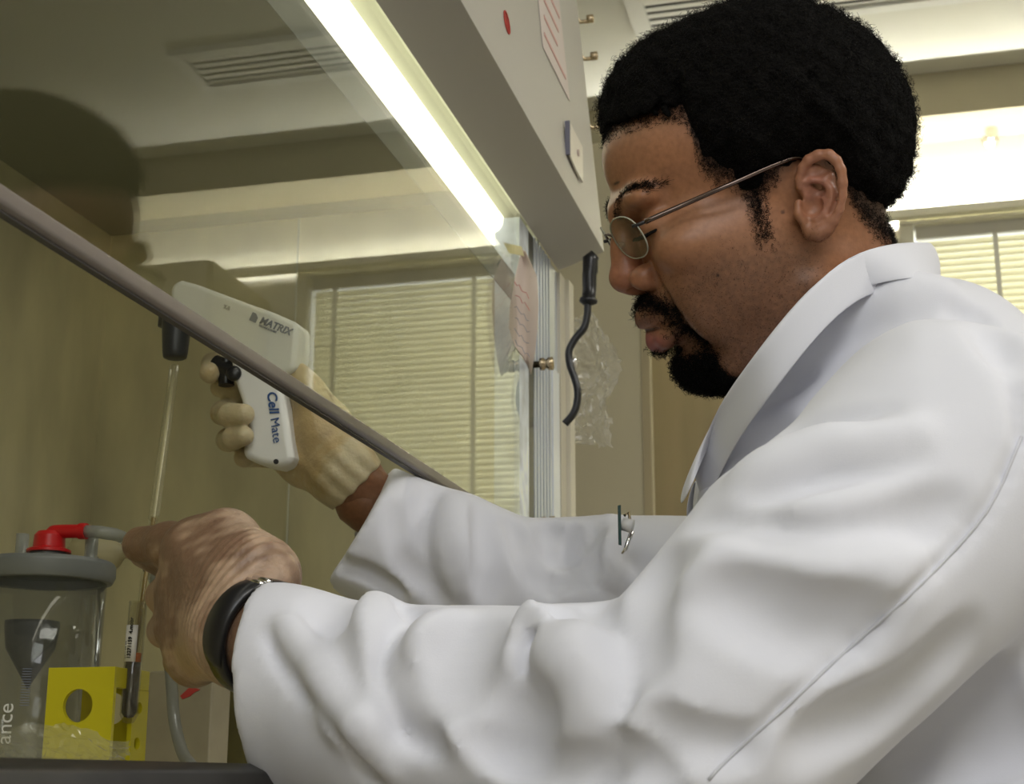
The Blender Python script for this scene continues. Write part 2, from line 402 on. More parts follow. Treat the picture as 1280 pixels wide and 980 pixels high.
# sprinkler head on the wall above the window
q = Y(1238, 176, 3.695)
spk = empty('sprinkler_head', q, 'small chrome sprinkler head on the white wall above the window', 'sprinkler')
MB().lathe([(.001, 0), (.022, .002), (.022, .006), (.010, .010), (.008, .03), (.011, .034), (.001, .036)], (q[0], 3.699, q[2]), 20, (0, -1, 0)).build('escutcheon', chrome, spk, smooth=True)
MB().tube([(q[0]-.012, 3.665, q[2]), (q[0]-.014, 3.65, q[2]), (q[0], 3.64, q[2]), (q[0]+.014, 3.65, q[2]), (q[0]+.012, 3.665, q[2])], .0022, 6).build('frame', chrome, spk)
MB().lathe([(.001, 0), (.016, .001), (.016, .003), (.001, .004)], (q[0], 3.64, q[2]), 14, (0, -1, 0)).build('deflector', chrome, spk)
# the air vent in the ceiling
vt = empty('ceiling_vent', (.17, 3.06, 1.66), 'long white slotted air vent in the ceiling', 'vent')
vx0, vx1, vy0, vy1 = -.46, .835, 2.985, 3.135
f = MB(); f.box((vx0-.04, vy0-.03, 1.685), (vx1+.03, vy0, 1.70)); f.box((vx0-.04, vy1, 1.685), (vx1+.03, vy1+.03, 1.70))
f.box((vx0-.04, vy0, 1.685), (vx0, vy1, 1.70)); f.box((vx1, vy0, 1.685), (vx1+.03, vy1, 1.70)); f.build('frame', mat('white_enamel', (.86, .86, .80), .5), vt)
MB().box((vx0, vy0, 1.6975), (vx1, vy1, 1.6995)).build('backing', mat('vent_dark', (.03, .03, .025), .9), vt)
for k in range(5):
    yy = vy0 + (k+.42)*(vy1-vy0)/5
    MB().box((vx0, yy, 1.6915), (vx1, yy+(vy1-vy0)/5*(.58 if k < 4 else .5), 1.694)).build('slat', MATS['white_enamel'], vt)
# ceiling tile joint seen in the glass, and the lamps' own housings
for k, (xa, ya, sx, sy) in enumerate(((.75, -.35, 1.2, .6), (1.7, 1.3, .6, 1.2))):
    lf = empty('ceiling_light', (xa, ya, 1.67), ('recessed white ceiling light behind the photographer', 'recessed white ceiling light to the right of the man')[k], 'light', 'recessed ceiling lights')
    g = MB(); a = .03
    g.box((xa-sx/2-a, ya-sy/2-a, 1.68), (xa+sx/2+a, ya-sy/2, 1.70)); g.box((xa-sx/2-a, ya+sy/2, 1.68), (xa+sx/2+a, ya+sy/2+a, 1.70))
    g.box((xa-sx/2-a, ya-sy/2, 1.68), (xa-sx/2, ya+sy/2, 1.70)); g.box((xa+sx/2, ya-sy/2, 1.68), (xa+sx/2+a, ya+sy/2, 1.70)); g.build('frame', MATS['white_enamel'], lf)
    MB().box((xa-sx/2, ya-sy/2, 1.69), (xa+sx/2, ya+sy/2, 1.695)).build('diffuser', mat('lit_diffuser', (.9, .9, .9), .6, emit=((1, .98, .92), 1.5)), lf)
# tall cupboard seen in the glass at the left of the window; pale cabinet behind the post
cb = empty('tall_cupboard', (1.3, 3.5, RZ0), 'tall beige cupboard beside the window, mirrored in the sash glass', 'cupboard')
MB().box((.90, 3.33, RZ0), (1.75, 3.695, 1.30)).build('body', mat('beige_laminate', (.66, .61, .44), .5), cb, bevel=.004)
for k in (0, 1):
    dd = MB().box((.905+k*.425, 3.31, RZ0+.08), (1.32+k*.425, 3.329, 1.295)).build('door', MATS['beige_laminate'], cb, bevel=.002)
    MB().tube([(1.30+k*.05, 3.31, .2), (1.30+k*.05, 3.285, .21), (1.30+k*.05, 3.285, .33), (1.30+k*.05, 3.31, .34)], .005, 8).build('handle', chrome, dd)
q = Y(811, 500, 3.3); 
pc = empty('pale_partition', (q[0]-.4, 3.4, RZ0), 'pale cream partition panel behind the aluminium post', 'partition')
MB().box((q[0]-.9, 3.30, RZ0), (q[0], 3.36, 1.50)).build('panel', mat('pale_laminate', (.66, .61, .45), .55, noise=.04, nscale=3), pc, bevel=.004)
MB().box((q[0]-.015, 3.296, RZ0), (q[0]+.004, 3.2999, 1.50)).build('edge_strip', mat('tan_edge', (.50, .43, .28), .5), pc)

dr = bpy.data.objects.new('door_1', None); C.objects.link(dr); dr.location = (-.30, 3.68, RZ0+H); tag(dr, kind='structure')
MB().box((-.62, 3.665, RZ0), (-.02, 3.698, 1.25)).build('door_leaf', mat('tan_door', (.46, .38, .22), .55, noise=.08, nscale=5, stretch=(4, 4, .5)), dr)
MB().tube([(-.09, 3.664, .22), (-.09, 3.62, .22), (-.18, 3.615, .22)], .009, 10).build('door_handle', chrome, dr, smooth=True)

# ================================================================== THE SAFETY CABINET
cabn = empty('safety_cabinet', (-.62, .85, -H), 'stainless laboratory safety cabinet with raised glass sash and lit front lamp', 'cabinet')
CY0 = .18
XB = -.945; ZI = .677; YP = 1.55
MB().box((XB-.01, CY0, 0.0), (XB, YE, ZI)).build('back_panel', steel, cabn)
MB().box((XB-.01, YE, -.06), (-.402, YE+.012, ZI)).build('side_panel', steel, cabn)
MB().box((XB-.01, CY0-.012, -.06), (-.375, CY0, ZI)).build('side_panel', steel, cabn)
MB().box((XB-.01, CY0, ZI), (-.382, YE, ZI+.02)).build('filter_ceiling', mat('filter_grey', (.30, .30, .25), .7, metal=.2), cabn)
MB().box((XB-.01, CY0, ZI+.02), (-.385, YE, 1.05)).build('upper_body', enamel, cabn)
MB().box((XB-.01, CY0, -.03), (-.372, YE, -.012)).build('work_surface', steel, cabn)
MB().prism([(-.372, -.05), (-.325, -.05), (-.322, -.030), (-.335, .004), (-.345, .0085), (-.372, .0085)], 'y', CY0, YE+.07).build('front_rim', steel_dark, cabn, bevel=.0015)
for xx in (-.90, -.36):
    for yy in (CY0+.03, YE-.03): MB().box((xx-.02, yy-.02, -H), (xx+.02, yy+.02, -.061)).build('leg', enamel, cabn)
# header above the opening: sloped underside, front leaning back
HX, HZ = -.314, .622; LEAN = .030/.344
hd = MB().prism([(-.371, .603), (HX, HZ), (HX-LEAN*.38, HZ+.38), (HX-LEAN*.43, HZ+.43), (-.371, HZ+.43)], 'y', CY0, 1.686).build('header', enamel, cabn, bevel=.0008)
# lamp behind the glass: lip, reflector, tube
MB().prism([(-.3775, .4990), (-.3760, .4985), (-.3760, .5315), (-.3775, .5320)], 'y', CY0, 1.488).build('lamp_lip', mat('shade_grey_enamel', (.25, .26, .25), .45), cabn)
MB().prism([(-.4225, .601), (-.381, .640), (-.381, .646), (-.4225, .607)], 'y', CY0, 1.60).build('reflector', enamel_in, cabn)
MB().box((-.4225, 1.60, .566), (-.378, 1.612, .65)).build('lamp_end_plate', enamel_in, cabn)
lt = MB().tube([(-.4045, CY0+.02, .5975), (-.4045, 1.536, .5975), (-.4045, 1.546, .5975), (-.4045, 1.551, .5975)], [.0142, .0142, .012, .006], 20).build('lamp_tube', lampm, cabn, smooth=True)
tag(lt, 'glowing white fluorescent tube under the header')
MB().tube([(-.4045, 1.550, .5975), (-.4045, 1.60, .5975)], .006, 10).build('lamp_holder', enamel_in, cabn)
# sash: glass plus bottom rail
MB().box((XS-.003, CY0+.01, .248), (XS, 1.492, .70)).build('sash_glass', glass, cabn)
rl = MB().prism([(-.3765, .2455), (-.3740, .2445), (-.3700, .2462), (-.3690, .2480), (-.3690, .2535), (-.3705, .2550), (-.3765, .2550)], 'y', CY0+.01, 1.492).build('sash_rail', railm, cabn, bevel=.0006)
MB().box((-.3768, CY0+.01, .2435), (-.3725, 1.490, .2446)).build('rail_underside', rail_dark, cabn)  # dark strip along the underside of the rail
# front column at the far end: guide strip, black strip for the gap's shade, ribbed aluminium, cream edge (they face the room, in the plane of the sash)
def yx(px, x=-.372): return float(X(px, 500, x)[1])
ya, yb, yc, yd, ye_ = yx(649.5), yx(661), yx(667.5), yx(699), yx(705.5)
MB().box((-.400, ya, -.02), (-.372, yb, .60)).build('guide_strip', mat('galvanised_strip', (.78, .84, .95), .4, .3, noise=.3, nscale=30), cabn)  # bluish white tint is reflected daylight painted into the strip
MB().box((-.400, yb, -.02), (-.3722, yc, .60)).build('gap_shade', blackp, cabn)  # flush black box paints the dark of an open gap
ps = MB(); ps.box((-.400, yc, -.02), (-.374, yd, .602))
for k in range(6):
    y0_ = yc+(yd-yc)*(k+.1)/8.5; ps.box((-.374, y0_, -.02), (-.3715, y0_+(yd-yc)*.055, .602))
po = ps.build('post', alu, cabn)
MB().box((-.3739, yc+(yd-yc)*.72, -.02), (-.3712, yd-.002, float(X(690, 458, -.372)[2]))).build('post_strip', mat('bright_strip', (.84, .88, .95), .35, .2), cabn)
MB().box((-.400, yd, -.02), (-.3700, ye_, .602)).build('post_edge', mat('cream_edge', (.62, .58, .47), .5), cabn)
for pxy, yy in (((681, 455), 1.545), ((683, 654), 1.545), ((712, 453), 1.73), ((712, 656), 1.73)):
    c = Y(*pxy, yy); ks = 1.35 if yy < 1.6 else 1.5
    kb = MB(); kb.lathe([(.0001, -.014), (.0028*ks, -.013), (.0028*ks, -.006), (.0052*ks, -.005), (.0052*ks, -.001), (.0040*ks, 0), (.0040*ks, .003), (.0054*ks, .004), (.0054*ks, .009), (.0001, .010)], c, 16, (1, 0, 0))
    kb.build('thumb_screw', brass if yy < 1.6 else chrome, cabn, smooth=True)
MB().box((-.3995, ye_+.001, -.02), (-.365, 1.745, .602)).build('column_return', mat('cream_edge2', (.70, .66, .54), .5), cabn)
# thin pale upright line on the far side wall
xj = float(Y(376, 200, YE-.004)[0]); MB().box((xj-.0007, YE-.004, .18), (xj+.0007, YE-.001, ZI-.002)).build('pale_upright', mat('pale_line', (.7, .7, .6), .5), cabn)
# writing and labels on the header (front face leans back)
fn = Vector((1, 0, LEAN)).normalized()
def hx(z): return HX - LEAN*(z-HZ)
def on_header(px, py):
    r = ray(px, py); return r*((HX+HZ*LEAN)/(r[0]+r[2]*LEAN))
stp = on_header(633, 28)
MB().lathe([(.0115, 0), (.0115, .0006), (.0100, .0006), (.0100, 0)], (stp[0]+.0004, stp[1], stp[2]), 28, fn).build('inspection_stamp', inkred, hd)
text('stamp_lettering', 'OK', .011, inkred, hd, (stp[0]+.0006, stp[1]-.008, stp[2]-.004), (0, 1, 0), (-LEAN, 0, 1), bold=.0003)
def hquad(y0, y1, z0, z1, off=.0006):
    return MB().slab([(hx(z0)+off, y0, z0), (hx(z0)+off, y1, z0), (hx(z1)+off, y1, z1), (hx(z1)+off, y0, z1)], (.0005, 0, 0))
la, lb_ = on_header(678, 61), on_header(711, 125); lz = float(la[2]+lb_[2])/2
lab = hquad(float(la[1]), float(lb_[1]), lz, lz+.24).build('paper_label', mat('pinkish_label', (.72, .64, .60), .7), hd)
for k in range(8):
    z = lz+.02+k*.026; w_ = float(lb_[1]-la[1]); o = hquad(float(la[1])+.012+w_*.07*(k % 3), float(lb_[1])-.015-w_*.12*((k*2) % 3), z, z+.0045, .0013).build('printed_line', inkpink, hd)
pa = on_header(706, 174); py0 = float(pa[1]); pz = float(pa[2]); pt_ = hx(pz)+.004
pl = MB().slab([(pt_, py0, pz+.020), (pt_, py0, pz-.020), (pt_, py0+.030, pz-.024), (pt_, py0+.070, pz-.024), (pt_, py0+.070, pz+.020)], (.0022, 0, 0)).build('clear_plate', mat('cream_plate', (.74, .70, .62), .35), cabn, bevel=.0005)
MB().box((pt_-.003, py0-.004, pz-.020), (pt_+.0024, py0-.0003, pz+.020)).build('plate_edge', mat('plate_edge_grey', (.15, .15, .2), .4), pl)
MB().tube([(pt_-.004, py0+.04, pz), (pt_+.004, py0+.04, pz)], .004, 12).build('plate_screw', mat('pinkish_screw', (.5, .4, .36), .4), pl)
for pxy in ((722, 47), (721, 113), (718, 2)):
    c = on_header(pxy[0]-3, pxy[1]); c = np.array((c[0]-.004, 1.686, c[2]))
    hk = MB().tube([c+(0, -.004, 0), c+(.002, .012, 0), c+(.012, .015, .001), c+(.015, .015, .005)], .0028, 8)
    hk.lathe([(.0001, -.005), (.0055, -.004), (.0055, .004), (.0001, .005)], c+np.array((.016, .015, .004)), 12, (1, 0, 0)); hk.build('hook', brass, cabn, smooth=True)
# paper note hanging from a strip of tape at the post
nt = empty('paper_note', Y(655, 400, 1.49), 'curled pinkish paper note with handwriting hanging beside the post', 'note')
rows = [((638, 312), (657, 312)), ((656, 312), (671, 345)), ]
L_ = [(652, 312), (644, 345), (637, 385), (636, 410), (643, 432), (656, 450)]; R_ = [(657, 314), (671, 345), (673, 380), (672, 410), (669, 440), (664, 468)]
V = []; 
for k, (a, b) in enumerate(zip(L_, R_)):
    for t_ in (0, .33, .66, 1): V.append(Y(a[0]*(1-t_)+b[0]*t_, a[1]*(1-t_)+b[1]*t_, 1.470+.012*math.sin(t_*3.1)+.004*k*.3))
F = [(i*4+j, i*4+j+1, i*4+j+5, i*4+j+4) for i in range(5) for j in range(3)]
o = mk('sheet', np.array(V), F, paperm, nt, True); md = o.modifiers.new('s', 'SOLIDIFY'); md.thickness = .0004
o['label'] = 'pinkish note sheet'
for k in range(6):
    y = 352+k*15; s = MB(); a = [Y(643+j*3.0+(k % 2), y+j*3.2+2.5*math.sin(j*2.3+k), 1.462-.001*j+.0) for j in range(7)]; s.tube(a, .0003, 4); s.build('handwriting', inkred if k < 2 else inkgrey, nt)
MB().slab([Y(629, 303, 1.47), Y(652, 308, 1.47), Y(655, 320, 1.47), Y(636, 316, 1.47)], (0, .001, 0)).build('tape', tapem, nt)
# yellow edged strip hanging by it
# black plug and cable from the underside of the header
cbl = empty('power_cable', Y(736, 330, 1.63), 'black power plug and cable hanging below the header corner', 'cable')
pg = [(744, 318, .006), (738, 324, .0085), (738, 340, .0082), (737, 344, .0078), (737, 360, .0075), (736, 372, .0072), (736, 374, .0095), (735, 378, .0095), (735, 381, .005)]
MB().tube([Y(a, b, 1.63) for a, b, _ in pg], [r*1.12 for _, _, r in pg], 14).build('plug', blackp, cbl, smooth=True)
cp_ = [(735, 378), (734, 395), (730, 410), (720, 422), (713, 434), (711, 444), (713, 458), (718, 472), (722, 488), (721, 505), (716, 518), (706, 530)]
def cr(pts, n=6):
    P = [np.array(p, float) for p in pts]; P = [2*P[0]-P[1]]+P+[2*P[-1]-P[-2]]; out = []
    for i in range(1, len(P)-2):
        for k in range(n):
            t = k/n; out.append(.5*((2*P[i])+(-P[i-1]+P[i+1])*t+(2*P[i-1]-5*P[i]+4*P[i+1]-P[i+2])*t*t+(-P[i-1]+3*P[i]-3*P[i+1]+P[i+2])*t**3))
    return out+[P[-2]]
MB().tube(cr([Y(a, b, 1.63) for k, (a, b) in enumerate(cp_)]), .0044, 10).build('cord', blackp, cbl, smooth=True)
# crumpled plastic bag by the post
def film(name, loop_fn, nu, nv, m, parent, amp, seed):
    V = []
    for i in range(nu+1):
        for j in range(nv+1): V.append(loop_fn(i/nu, j/nv))
    V = np.array(V); r = np.random.default_rng(seed)
    V += amp*np.stack([vnoise(V, 120, seed), vnoise(V, 150, seed+1), vnoise(V, 90, seed+2)], 1)*1.6 + amp*.35*r.normal(size=V.shape)
    F = [(i*(nv+1)+j, i*(nv+1)+j+1, (i+1)*(nv+1)+j+1, (i+1)*(nv+1)+j) for i in range(nu) for j in range(nv)]
    return mk(name, V, F, m, parent, False)
pbm = clear_mat('bag_film', (0.95, 0.95, 0.93), 0.08, 0.18, haze=0.22, hazecol=(.95, .93, .86))
def bagf(u, v):
    px = 704+ (70*math.sin(min(1, v*1.2+.25)*2.2))*u; py = 395+v*165
    return Y(px, py, 1.76+.02*math.sin(u*3.1))
bg = film('plastic_bag', bagf, 22, 40, pbm, None, .0055, 3); tag(bg, 'crumpled clear plastic bag hanging right of the aluminium post', 'bag')

# ================================================================== THINGS INSIDE THE CABINET
# waste canister
cc = np.array(Y(50, 812, 1.00)); zc0 = -.012; ctop = float(Y(50, 716, 1.00)[2])
rad = .46*abs(Y(124, 760, 1.0)[0]-Y(-22, 760, 1.0)[0]); cx, cy = cc[0], cc[1]
cn = empty('waste_canister', (cx, cy, zc0), 'clear plastic waste canister with grey lid and red elbow cap', 'canister')
hgt = ctop-zc0
MB().lathe([(rad*.93, 0), (rad*.95, .004), (rad*.97, hgt*.5), (rad, hgt-.004), (rad*.985, hgt-.004), (rad*.955, hgt*.5), (rad*.93, .006), (.0001, .006)], (cx, cy, zc0), 48).build('jar', clearp, cn, smooth=True)
MB().lathe([(.0001, -.001), (rad*.9, -.001), (rad*.9, -.008), (rad*1.08, -.008), (rad*1.13, -.003), (rad*1.13, .005), (rad*1.08, .008), (.0001, .008)], (cx, cy, ctop), 48).build('lid', lidm, cn, smooth=True, bevel=.0008)
rc = Y(60, 700, cy)
rr = .0205
MB().lathe([(.0135, 0), (.0135, .010), (.0001, .010)], (rc[0], cy, ctop+.008), 24).build('lid_neck', lidm, cn, smooth=True)
rcap = MB().lathe([(.0165, .0), (.0165, .002), (.0120, .004), (.0115, .013), (.0090, .016), (.0001, .016)], (rc[0], cy, ctop+.015), 28)
zt = float(Y(60, 665, cy)[2])
rcap.tube(cr([(rc[0], cy, ctop+.028), (rc[0], cy, zt-.004), (rc[0]+.002, cy, zt-.001), (rc[0]+.006, cy, zt), tuple(Y(108, 664, cy))], 4), .0052, 14)
rcap.tube([Y(100, 664, cy), Y(108, 664, cy)], .0062, 14)
rcap.build('elbow_cap', redp, cn, smooth=True, bevel=.0004)['label'] = 'red elbow cap'
for (px_, h_, r_) in ((26, .024, .0058), (113, .022, .0058)):
    c = Y(px_, 700, cy+.01)
    MB().lathe([(r_, 0), (r_, .004), (r_*.85, .005), (r_*.85, h_), (r_*.6, h_), (r_*.6, .004), (.0001, .004)], (c[0], cy+.01, ctop+.008), 18).build('port', clear_mat('milky_port%d' % px_, (.8, .82, .8), .08, .1, haze=.35, hazecol=(.55, .56, .53)), cn, smooth=True)
# dark cone float and scale marks on the jar
MB().lathe([(.0001, 0), (.018, .030), (.020, .045), (.020, .050), (.0001, .050)], (cx-.008, cy+.0, zc0+hgt*.47), 28).build('float_cone', mat('smoky_plastic', (.05, .05, .06), .4), cn, smooth=True)
def on_jar(ang, z, r=None):
    r = (r or rad)*1.004; return (cx+r*math.cos(ang), cy+r*math.sin(ang), z)
tx = text('jar_lettering', 'ance', .0155, inkwhite, cn, (0, 0, 0), (0, 0, 1), (-1, 0, 0))
def wrap_text(o, a0, z0, bold=False):
    # lay the flat text (read upwards) round the jar
    Vw = [v.co.copy() for v in o.data.vertices]; pl_ = wloc(cn)
    for v, c in zip(o.data.vertices, Vw):
        c = c+pl_; c.z -= H     # back to camera-based coordinates
        a = a0 - (-c.x)/rad; z = z0+c.z; rr2 = rad*1.0+.0006+c.y*.2
        p = Vector((cx+rr2*math.cos(a), cy+rr2*math.sin(a), z+H)); v.co = p-pl_
wrap_text(tx, -math.pi/2+.22, .024)
tl_ = text('scale_marks', '|||||||||||||||', .007, inkgrey, cn, (0, 0, 0), (0, 0, 1), (-1, 0, 0)); wrap_text(tl_, -math.pi/2+.42, zc0+hgt*.38)
# grey hose from the cap behind the hand and down to the worktop
hs = [(108, 664, 1.0), (130, 666, 1.0), (155, 673, 1.02), (180, 700, 1.06), (205, 760, 1.10), (214, 850, 1.12), (218, 900, 1.12), (228, 940, 1.11), (240, 958, 1.08)]
tb = MB().tube(cr([Y(a, b, c) for a, b, c in hs]), .0048, 12).build('suction_tube', clear_mat('hose_plastic', (.7, .72, .7), .07, .1, haze=.45, hazecol=(.42, .43, .40)), None, smooth=True)
tag(tb, 'translucent grey hose running from the red cap behind the gloved hand', 'hose')
# beige bulb behind
bc = Y(122, 692, 1.16)
bb = empty('rubber_bulb', (bc[0], bc[1], bc[2]-.02), 'round beige rubber bulb behind the canister lid', 'bulb')
MB().lathe([(.0001, -.027), (.008, -.026), (.017, -.018), (.0215, -.004), (.0205, .008), (.013, .018), (.007, .023), (.0055, .040), (.0065, .045), (.0045, .046), (.0001, .046)], bc, 28, (1, .1, 0.08)).build('bulb', mat('beige_rubber', (.42, .37, .22), .5), bb, smooth=True)
MB().tube([bc+(.03, 0, .003), bc+(.046, 0, .004)], .0075, 14).build('collar', mat('brown_rubber', (.20, .12, .06), .5), bb, smooth=True)
bst = MB().tube([(bc[0], bc[1]+.01, -.012), (bc[0], bc[1]+.01, bc[2]-.019)], .004, 10).build('stand_rod', chrome, bb, smooth=True)
# yellow tube rack: front plate with large hole, side frame running away, end plate with three small holes
yr = .93
rk = empty('tube_rack', Y(120, 900, yr+.03), 'yellow acrylic test tube rack standing at the cabinet front', 'rack')
a = Y(57, 835, yr); b = Y(142, 838, yr); xa, xb = float(Y(56, 900, yr)[0]), float(Y(141, 880, yr)[0]); zt_ = float(Y(100, 834, yr)[2]); zb_ = -.012
def plate_with_holes(x0, x1, z0, z1, holes, axis, t0, t1, n=28):
    """flat plate with round holes, built as strips between rings; coordinates (u, z)"""
    m = MB(); cuts = []
    # split the plate into cells, one per hole, stacked in z (or one)
    hs_ = sorted(holes, key=lambda h: h[1]); zs = [z0]+[(hs_[i][1]+hs_[i+1][1])/2 for i in range(len(hs_)-1)]+[z1]
    def P(u, z, t): return {'y': (u, t, z), 'x': (t, u, z)}[axis]
    for (hu, hz, hr), za, zb2 in zip(hs_, zs[:-1], zs[1:]):
        ring = []; outer = []
        for k in range(n):
            q = 2*math.pi*(k+.5)/n; du, dz = math.cos(q), math.sin(q); ring.append((hu+hr*du, hz+hr*dz))
            s_ = min(((x1-hu) if du > 0 else (x0-hu))/du if abs(du) > 1e-6 else 1e9, ((zb2-hz) if dz > 0 else (za-hz))/dz if abs(dz) > 1e-6 else 1e9)
            outer.append((hu+s_*du, hz+s_*dz))
        # corners: snap nearest outer point
        for cxz in ((x0, za), (x1, za), (x1, zb2), (x0, zb2)):
            k = min(range(n), key=lambda i: (outer[i][0]-cxz[0])**2+(outer[i][1]-cxz[1])**2); outer[k] = cxz
        V = [P(*p, t0) for p in ring]+[P(*p, t0) for p in outer]+[P(*p, t1) for p in ring]+[P(*p, t1) for p in outer]; F = []
        for k in range(n):
            j = (k+1) % n; F += [(k, j, n+j, n+k), (2*n+k, 3*n+k, 3*n+j, 2*n+j), (k, 2*n+k, 2*n+j, j), (n+k, n+j, 3*n+j, 3*n+k)]
        m.add(V, F)
    return m
hc = Y(97, 882, yr); plate_with_holes(xa, xb, zb_, zt_, [(float(hc[0]), float(hc[2]), .0112)], 'y', yr, yr+.0035).build('front_plate', yellow, rk)
# side frame in the plane x = xb, from yr to ye
r1 = X(187, 845, xb); ye = float(r1[1]); 
ye = max(yr+.05, min(ye, yr+.14))
MB().box((xb-.0035, yr+.0036, zt_-.014), (xb, ye, zt_)).build('top_rail', yellow, rk, bevel=.0006)
MB().box((xb-.0035, yr+.0036, zb_), (xb, ye, zb_+.010)).build('bottom_rail', yellow, rk, bevel=.0006)
yv = float(X(165, 900, xb)[1]); yv = min(max(yv, yr+.02), ye-.015)
hh_ = [(yv+(ye-yv)*.42, zt_-.014-(zt_-zb_)*f_, min(.0042, (ye-yv)*.3)) for f_ in (.14, .42, .70)]
plate_with_holes(yv, ye, zb_+.0101, zt_-.0141, hh_, 'x', xb-.0035, xb).build('end_plate', yellow, rk)
MB().box((xa, yr+.0036, zt_-.0035), (xb-.0036, ye, zt_)).build('tube_tray', yellow, rk)
plate_with_holes(xa, xb-.0036, zb_, zt_-.0036, [(float(hc[0]), float(hc[2]), .0112)], 'y', ye-.0035, ye).build('rear_plate', yellow, rk)
# test tube with label, standing in the rack
ty = yr+.022
t0_, t1_ = Y(160, 905, ty), Y(173, 752, ty)
tt = empty('test_tube', t0_, 'clear test tube with printed label and dark red fluid in the yellow rack', 'tube')
ax = (t1_-t0_); Lt = np.linalg.norm(ax); rt = .0062
MB().lathe([(.0001, 0), (rt*.6, .001), (rt, .006), (rt, Lt), (rt*.88, Lt), (rt*.88, .007), (.0001, .003)], t0_, 24, ax).build('glass_wall', tubeg, tt, smooth=True)
lq = .42
MB().lathe([(.0001, .004), (rt*.5, .0045), (rt*.84, .008), (rt*.84, Lt*.50), (.0001, Lt*.50)], t0_, 24, ax).build('dark_fluid', blood, tt, smooth=True)
MB().lathe([(.0001, Lt*.501), (rt*.84, Lt*.501), (rt*.84, Lt*.575), (.0001, Lt*.575)], t0_, 24, ax).build('amber_fluid', amber, tt, smooth=True)
axn = ax/Lt; side = np.cross(axn, (0, -1, 0)); side /= np.linalg.norm(side); frn = np.cross(side, axn); frn *= -np.sign(frn[1])
lv = []; lf_ = []; nn = 8
for i in range(nn+1):
    q = math.radians(-20+150*i/nn); dv = -frn*0
    dvec = (side*(-math.cos(q)) if (side[0] > 0) else side*math.cos(q)) + np.array(frn)*(-1 if frn[1] > 0 else 1)*math.sin(q)
    lv += [t0_+axn*Lt*.50+dvec*(rt+.0005), t0_+axn*Lt*.80+dvec*(rt+.0005)]
for i in range(nn): lf_.append((2*i, 2*i+2, 2*i+3, 2*i+1))
lo_ = mk('label', np.array(lv), lf_, labelm, tt, True); md = lo_.modifiers.new('s', 'SOLIDIFY'); md.thickness = .0003
c0 = t0_+axn*Lt*.52+np.array((.0012, -rt-.0010, 0))
text('label_lettering', '13271159  4.mobr', .0038, inkblack, tt, c0, tuple(axn), (-1, 0, 0.08), bold=.00008)
text('label_lettering', '#AV 07-22', .0028, inkblack, tt, c0+np.array((-.0032, .0016, 0)), tuple(axn), (-1, 0, 0.08))
# clear crumpled bag in front of the rack
def bag2(u, v):
    px = -12+u*172; top = 930-26*math.sin(min(1, u*1.15)*math.pi)**.7+ (0 if u < .93 else -3); py = top+(952-top)*v
    return Y(px, py, .875+.03*math.cos(v*1.6)-.02)
b2 = film('plastic_pouch', bag2, 30, 10, clear_mat('pouch_film', (.93, .93, .88), .10, .08, haze=.22, hazecol=(.55, .54, .42)), None, .0022, 9)
tag(b2, 'crumpled clear plastic pouch lying in front of the yellow rack', 'bag')
# carton with red arrow, dark olive carton behind the hand
cb1 = MB(); A_ = Y(186, 850, 1.26); B_ = Y(266, 850, 1.26)
c1 = empty('beige_carton', (float(A_[0]+B_[0])/2, 1.3, -.012), 'pale beige carton with a red arrow mark behind the gloved hand', 'box')
MB().box((float(A_[0]), 1.26, -.012), (float(B_[0]), 1.30, float(A_[2])+.008)).build('carton', cardm, c1, bevel=.002)
ar = [(225, 870), (238, 858), (250, 862), (242, 866), (238, 870), (228, 874)]
MB().slab([Y(x_, y_, 1.2590) for x_, y_ in ar], (0, .0008, 0)).build('red_arrow', inkred, c1)
A_ = Y(283, 840, 1.36); B_ = Y(420, 840, 1.36)
c2 = empty('olive_carton', (float(A_[0]+B_[0])/2, 1.4, -.012), 'dark olive carton with a black outline behind the sleeve cuff', 'box')
MB().box((float(A_[0]), 1.36, -.012), (float(B_[0]), 1.44, float(A_[2])+.012)).build('carton', olivem, c2, bevel=.002)
MB().slab([Y(297, 842, 1.359), Y(300, 842, 1.359), Y(300, 886, 1.359), Y(345, 886, 1.359), Y(345, 890, 1.359), Y(297, 890, 1.359)], (0, .0008, 0)).build('black_outline', inkblack, c2)

# ================================================================== PIPETTE GUN AND PIPETTE
gy = 1.115
gn = empty('pipette_gun', Y(330, 585, gy), 'white and grey pipetting gun held in the far gloved hand', 'pipette gun')
def outline(pts, y, th, name, m, parent, bev):
    mb = MB(); mb.slab([Y(a, b, y) for a, b in pts], (0, th, 0)); return mb.build(name, m, parent, bevel=bev, seg=4)
o = outline([(212, 362), (216, 352), (226, 349), (245, 354), (290, 371), (340, 389), (372, 403), (371, 428), (368, 462), (350, 470), (300, 456), (286, 442), (262, 420), (240, 402), (222, 396), (213, 388)], gy-.014, .032, 'barrel', whitep, gn, .005)
o = outline([(286, 440), (330, 442), (350, 470), (357, 510), (362, 545), (366, 570), (362, 580), (345, 583), (325, 579), (306, 572), (300, 566), (310, 540), (300, 500), (290, 470)], gy-.012, .030, 'grip', whitep, gn, .006)
tip0, tip1 = Y(221, 400, gy), Y(218, 459, gy)
MB().lathe([(.0001, 0), (.0120, .0), (.0125, .004), (.0108, .030), (.0100, .0345), (.0082, .0355), (.0001, .0355)], tip0+(0, 0, .001), 28, tip1-tip0).build('nozzle', greyp, gn, smooth=True)
MB().lathe([(.0001, -.004), (.0085, -.003), (.0085, .008), (.0001, .009)], Y(210, 404, gy+.004), 20, (0, 0, 1)).build('nozzle_clip', greyp, gn, smooth=True)
